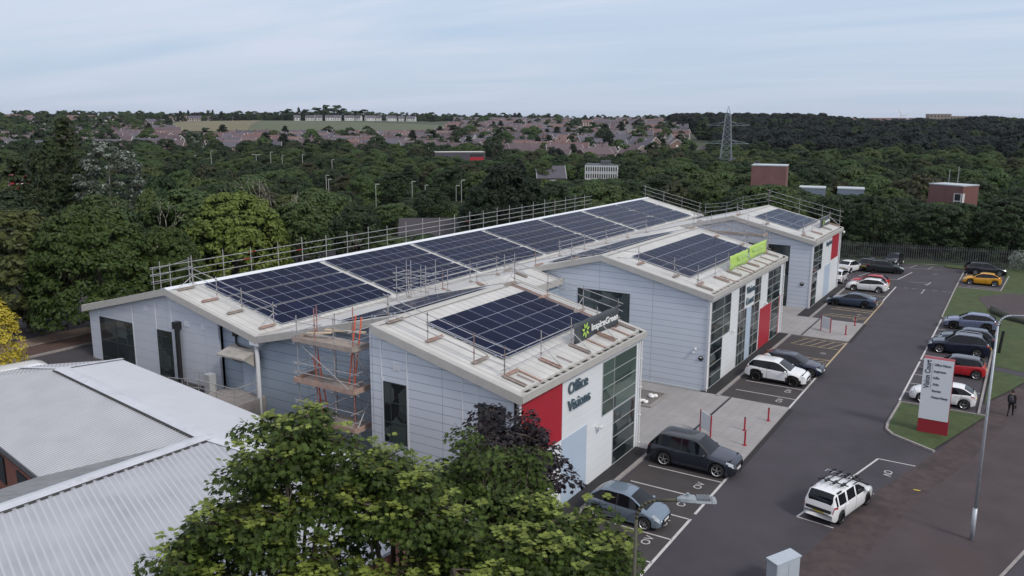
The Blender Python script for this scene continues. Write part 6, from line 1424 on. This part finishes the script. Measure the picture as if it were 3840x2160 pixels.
o=b.build('far_houses',[M[k] for k in ROOFS[1:]+['wall_brick','wall_render','wall_buff','window_white']]); o['kind']='stuff'; o['label']='remaining far houses of the hillside estate'; o['category']='houses'
# hillside fields
def patch(name,pts,m,lift=.5,n=26):
    """pts: four corners (azimuth, distance) draped on the terrain"""
    (a0,d0),(a1,d1),(a2,d2),(a3,d3)=pts; mb=MB()
    for j in range(n+1):
        v=j/n
        for i in range(n+1):
            u=i/n; a=(a0+(a1-a0)*u)*(1-v)+(a3+(a2-a3)*u)*v; dd=(d0+(d1-d0)*u)*(1-v)+(d3+(d2-d3)*u)*v; x=CAM.x-dd*math.sin(R(a)); y=CAM.y+dd*math.cos(R(a)); mb.v.append((x,y,terrain(x,y)+lift))
    for j in range(n):
        for i in range(n): mb.f.append((j*(n+1)+i,j*(n+1)+i+1,(j+1)*(n+1)+i+1,(j+1)*(n+1)+i)); mb.m.append(0)
    struct(mb.build(name,m,smooth=True))
mat('field_green',(.078,.092,.045),.95,var=.15,scale=.02); mat('field_straw',(.135,.122,.064),.95,var=.12,scale=.02); mat('field_olive',(.105,.115,.055),.95,var=.15,scale=.02)
patch('field',[(52.5,705),(36.5,700),(34.6,1100),(50,1285)],M['field_green'],.6); patch('straw_field',[(55,880),(49.6,880),(48.6,1270),(53,1270)],M['field_straw'],.9); patch('hill_meadow',[(44,720),(36.9,715),(35.5,830),(41,840)],M['field_olive'],.9)
# ---------------------------------------------------------------- landmark buildings in the valley
def box_bld(name,label,cat,cx,cy,rz,L_,D,z0,z1,wallm,roofm,extra=None,over=.06):
    T=thing(name,(cx,cy,z0),label,cat,rz=rz); h=z1-z0; th_=.18 if over<.2 else .35
    def pt(mb,nm,m_,par=None):
        o=bpy.data.objects.new(nm,mb.mesh(nm,m_)); COL.objects.link(o); o.parent=par or T; return o
    pt(MB().box(-L_/2,L_/2,-D/2,D/2,0,h),'wall',M[wallm]); pt(MB().box(-L_/2-over,L_/2+over,-D/2-over,D/2+over,h,h+th_),'roof',M[roofm])
    if extra: extra(T,pt,L_,D,h)
    return T
lines_mat('tower_brick',(.17,.088,.085),(.16,.07,.06),3.1,0,.07,rough=.85,mottle=.15); mat('pale_edge',(.42,.46,.48),.5)
def t1x(T,pt,L_,D,h):
    pt(MB().box(-L_/2+.4,-L_/2+1.2,-.3,.3,h+.35,h+.9),'roof_box',M['frame_dark'])
box_bld('brick_tower','left red brick tower block standing above the trees by the pylon','tower',-28.6,120.5,R(10),6.9,6,-4,10.0,'tower_brick','pale_edge',t1x)
def t2x(T,pt,L_,D,h):
    f=pt(MB().box(L_/2-1.5,L_/2-.1,-D/2-.05,-D/2+.05,h-6.5,h-1.2).box(L_/2,L_/2+.05,-D/2,-D/2+.6,h-6.5,h-1.2),'window',M['window_white']); g=MB()
    for i in range(4): g.box(L_/2-1.3,L_/2-.3,-D/2-.08,-D/2+.02,h-6.3+i*1.3,h-5.2+i*1.3)
    pt(g,'pane',M['house_window'],f); a=MB(); a.tube((-1,0,h+.3),(-1,0,h+2.6),.05,5); a.tube((.6,0,h+.3),(.6,0,h+3.2),.05,5); pt(a,'aerial',M['steel'])
box_bld('brick_tower','right red brick tower block with a tall white framed window','tower',6.5,107.5,R(-28),6.2,4.5,-4,8.3,'tower_brick','pale_edge',t2x)
mat('flat_blue',(.16,.20,.25),.5,var=.1,scale=1); mat('shed_roof',(.050,.046,.052),.95,var=.1,scale=1)
for i,(x,y,lb) in enumerate([(-14.2,94.5,'low flat roofed pale blue building glimpsed through the trees, left one'),(-8.2,96,'low flat roofed pale blue building glimpsed through the trees, right one')]): box_bld('low_building',lb,'building',x,y,R(10),4.2,4,0,7.75,'flat_blue','pale_edge')
T=thing('grey_shed',(-59.5,49.2,-3),'large grey pitched shed roof beyond the long solar roof','shed',rz=R(38)); 
for nm,mb_,m_ in (('wall',MB().prism([(-7,-5,-3),(-7,5,-3),(-7,5,4.6),(-7,0,6.6),(-7,-5,4.6)],(14,0,0)),'shed_roof'),('roof',MB().prism([(-7.3,-5.4,4.5),(-7.3,0,6.7),(-7.3,0,6.9),(-7.3,-5.4,4.7)],(14.6,0,0)).prism([(-7.3,5.4,4.5),(-7.3,0,6.7),(-7.3,0,6.9),(-7.3,5.4,4.7)],(14.6,0,0)),'shed_roof'),('vent',MB().box(3.6,4.4,-.6,.0,6.7,7.5),'pale_edge')):
    o=bpy.data.objects.new(nm,mb_.mesh(nm,M[m_])); COL.objects.link(o); o.parent=T
mat('school_wall',(.50,.54,.57),.6); mat('school_roof',(.08,.085,.10),.7)
def schx(T,pt,L_,D,h):
    g=MB(); c=MB()
    for r_ in range(3):
        g.box(-L_/2+.3,L_/2-.3,-D/2-.06,-D/2+.02,h-1.9-r_*2.2,h-.6-r_*2.2)
    for i in range(15):
        x=-L_/2+.2+i*(L_-.4)/14; c.box(x-.13,x+.13,-D/2-.25,-D/2-.02,0,h-.1)
    pt(g,'window',M['house_window']); pt(c,'column',M['window_white']); pt(MB().box(-.5,2.6,-1,1.5,h+.3,h+1.3),'plant_room',M['school_roof'])
a=32.087-math.degrees(math.atan((2254-1920)/3103)); d=275; box_bld('school_building','white columned school block with a dark flat roof in the valley','school',CAM.x-d*math.sin(R(a)),CAM.y+d*math.cos(R(a)),R(a-4),10.6,9,-7,4.9,'school_wall','school_roof',schx)
def place(px,d): a=32.087-math.degrees(math.atan((px-1920)/3103)); return CAM.x-d*math.sin(R(a)),CAM.y+d*math.cos(R(a)),R(a)
x,y,a=place(2060,285); T=thing('house',(x,y,-6),'broad grey roofed house left of the white columned school','house',rz=a+R(8))
for nm,m_ in zip(('wall','roof','gable_trim','window'),house_meshes(9,'roof_slate','wall_buff',False)[:4]):
    o=bpy.data.objects.new(nm,m_); COL.objects.link(o); o.parent=T
T.scale=(1.05,1,1.22)
def redx(T,pt,L_,D,h):
    pt(MB().box(L_/2-7.5,L_/2-.5,-D/2-.08,-D/2,h-4.2,h-2.4),'red_band',M['red_panel']); g=MB(); 
    for i in range(6): g.box(L_/2-7.4+i*1.15,L_/2-6.5+i*1.15,-D/2-.1,-D/2,h-2.1,h-.9)
    pt(g,'window',M['house_window'])
x,y,a=place(1722,425); box_bld('low_building','long low building with a white roof and red end in the valley','building',x,y,a+R(6),25,9,-6,3.2,'roof_slate','wall_white',redx)
def flx(T,pt,L_,D,h):
    f=MB(); g=MB()
    for r_ in range(4):
        for i in range(int(L_/3)):
            x=-L_/2+1.2+i*3; f.box(x,x+1.5,-D/2-.1,-D/2,h-2.9-r_*3.1,h-.9-r_*3.1); g.box(x+.1,x+1.4,-D/2-.14,-D/2,h-2.8-r_*3.1,h-1.0-r_*3.1)
    w=pt(f,'window',M['window_white']); pt(g,'pane',M['house_window'],w)
x,y,a=place(3482,900); box_bld('flats','taller left wing of the pale blocks of flats on the skyline','flats',x,y,a+R(14),19,14,8,zrow(x,y,428),'wall_buff','wall_render',flx)
x,y,a=place(3546,905); box_bld('flats','lower right wing of the pale blocks of flats on the skyline','flats',x,y,a+R(4),18,14,8,zrow(x,y,436),'wall_buff','wall_render',flx)
x,y,a=place(2633,1150); box_bld('low_building','long white low building on the skyline left of the pylon','building',x,y,a,58,14,terrain(x,y),terrain(x,y)+6,'window_white','wall_render')
# pylon
PX,PY=-82.5,259; PZ=terrain(PX,PY); T=thing('electricity_pylon',(PX,PY,PZ),'grey steel lattice electricity pylon above the trees','pylon',rz=R(12)); hh=24.6-PZ
def wv(z): return 2.7*(1-z/hh)+.75*(z/hh) if z<hh*.9 else .75*(1-(z-hh*.9)/(hh*.1))+.02
mat('pylon_steel',(.26,.30,.33),.5,metal=.3)
b=MB(); lv=[0,3.6,6.8,9.8,12.5,15,17.2,19.2,21,22.6,24.2,25.8,27.2]; lv=[z for z in lv if z<hh*.9]+[hh*.9]
for sx,sy in ((1,1),(1,-1),(-1,1),(-1,-1)):
    for z0,z1 in zip(lv,lv[1:]): b.tube((sx*wv(z0),sy*wv(z0),z0),(sx*wv(z1),sy*wv(z1),z1),.13,4)
    b.tube((sx*.75,sy*.75,hh*.9),(0,0,hh),.09,4)
o=bpy.data.objects.new('tower_legs',b.mesh('tower_legs',M['pylon_steel'])); COL.objects.link(o); o.parent=T
b=MB()
for z0,z1 in zip(lv,lv[1:]):
    c0=[(wv(z0)*s,wv(z0)*t,z0) for s,t in((1,1),(-1,1),(-1,-1),(1,-1))]; c1=[(wv(z1)*s,wv(z1)*t,z1) for s,t in((1,1),(-1,1),(-1,-1),(1,-1))]
    for i in range(4): b.tube(c0[i],c1[(i+1)%4],.06,4); b.tube(c1[i],c0[(i+1)%4],.06,4); b.tube(c1[i],c1[(i+1)%4],.06,4)
o=bpy.data.objects.new('lattice',b.mesh('lattice',M['pylon_steel'])); COL.objects.link(o); o.parent=T
for z in (hh-7.2,hh-14.0,hh-20.6):
    b=MB(); w=wv(z)
    for s in (-1,1):
        tip=(s*8.2,0,z+.1)
        for t in (-1,1): b.tube((s*w,t*w,z),tip,.10,4); b.tube((s*w,t*w,z+1.4),tip,.07,4); b.tube((s*w*1.0,t*w,z+1.4),(s*4.2,t*w*.5,z+.05),.05,4)
    o=bpy.data.objects.new('cross_arm',b.mesh('cross_arm',M['pylon_steel'])); COL.objects.link(o); o.parent=T
# wind turbine
x,y,a=place(3345,3000); z=terrain(x,y); zh=zrow(x,y,432); T=thing('wind_turbine',(x,y,z),'white wind turbine on the far skyline left of the flats','wind turbine',rz=a); mat('turbine_white',(.8,.82,.85),.4)
b=MB(); b.tube((0,0,0),(0,0,zh-z),1.8,10,r2=1.0); o=bpy.data.objects.new('tower',b.mesh('tower',M['turbine_white'])); COL.objects.link(o); o.parent=T
b=MB(); b.cbox((0,-1,zh-z),2.5,6,2.5); o=bpy.data.objects.new('nacelle',b.mesh('nacelle',M['turbine_white'])); COL.objects.link(o); o.parent=T
for an in (118,-2,238):
    b=MB(); d=Vector((math.cos(R(an)),0,math.sin(R(an)))); c=Vector((0,-4.5,zh-z)); n=Vector((-d.z,0,d.x)); b.prism([c-n*1.3,c+d*8-n*2.4,c+d*34,c+d*8+n*1.2,c+n*1.3],(0,.6,0)); o=bpy.data.objects.new('blade',b.mesh('blade',M['turbine_white'])); COL.objects.link(o); o.parent=T
# road lamps rising out of the valley trees
LA=[(-117.4,98.6,3.6),(-117.0,112.1,3.5),(-123.6,125.9,1.4),(-108.0,118.9,2.4),(-101.1,111.6,4.5),(-227.8,164.8,6.8),(-225.0,167.9,5.6),(-219.9,173.4,5.9),(-191.2,159.7,5.2),(-150.6,115.5,3.6),(-143.1,108.8,3.2),(-241.4,148.5,7.4),(-244.9,144.0,5.9),(-150.9,142.4,3.9),(-91.3,135.7,3.0),(-231.3,160.9,5.9)]
LT=['tallest pale road lamp left of the grey shed','pale road lamp second from the left above the shed','short pale road lamp left of the shed roof ridge','pale road lamp just above the shed roof','tall pale road lamp right above the shed','pale road lamp in the middle of the far road group','small pale road lamp near the silver bushes','road lamp right of the silver bushes','road lamp at the right end of the far road group','pale road lamp above the rounded trees','lower road lamp beside the one above the rounded trees','road lamp at the left end of the far road group','small road lamp second from the left in the far road group','small lamp top poking from the wood left of the conifer','small lamp top right of the big conifer','double headed road lamp in the far road group']
mat('lamp_pale',(.36,.38,.36),.6)
for i,((x,y,zt),lb) in enumerate(zip(LA,LT)):
    z=terrain(x,y); T=thing('road_lamp',(x,y,z),lb,'street lamp','pale road lamps in the valley',rz=R(30)); h=zt-z; rr=.075 if math.hypot(x,y)<170 else .10
    for nm,mb_ in (('column',MB().tube((0,0,0),(0,0,h),rr,6)),('lamp_head',MB().cbox((.5,0,h),.9,.2,.16) if i!=15 else MB().cbox((0,0,h),3.4,.25,.2))):
        o=bpy.data.objects.new(nm,mb_.mesh(nm,M['lamp_pale'])); COL.objects.link(o); o.parent=T
# lorry with a red rear on the road at the far left
x,y=-132.8,22.9; z=terrain(x,y); b=MB(); T=thing('lorry',(x,y,6.0),'lorry with a red rear panel glimpsed through the trees at the far left','lorry',rz=R(68))
for nm,mb_,m_ in (('load_box',MB().box(-1.3,1.3,-.1,6,.8,3.0),'red_panel'),('rear_lettering',MB().box(-.95,.95,-.13,-.1,2.2,2.55).box(-.95,.95,-.13,-.1,1.55,1.72),'print_white'),('chassis',MB().box(-1.2,1.2,0,7.5,.3,.8),'black'),('cab',MB().box(-1.2,1.2,6.2,8,.5,2.6),'white_plastic')):
    o=bpy.data.objects.new(nm,mb_.mesh(nm,M[m_])); COL.objects.link(o); o.parent=T
sheet('far_road',[(-136,19),(-128,17),(-122,40),(-130,42)],terrain(-132,25)+11.9,'asphalt')
# ---------------------------------------------------------------- haze
mb=MB().box(-9800,9800,-9800,9800,-75,85); m=bpy.data.materials.new('haze'); m.use_nodes=True; N=m.node_tree.nodes; L=m.node_tree.links; N.remove(N['Principled BSDF'])
pv=N.new('ShaderNodeVolumePrincipled'); pv.inputs['Color'].default_value=(.78,.83,.95,1); pv.inputs['Density'].default_value=.000035; pv.inputs['Anisotropy'].default_value=.2; L.new(pv.outputs[0],N['Material Output'].inputs['Volume'])
o=mb.build('haze',m); o['kind']='stuff'; o['label']='faint blue air haze over the valley'; o['category']='haze'
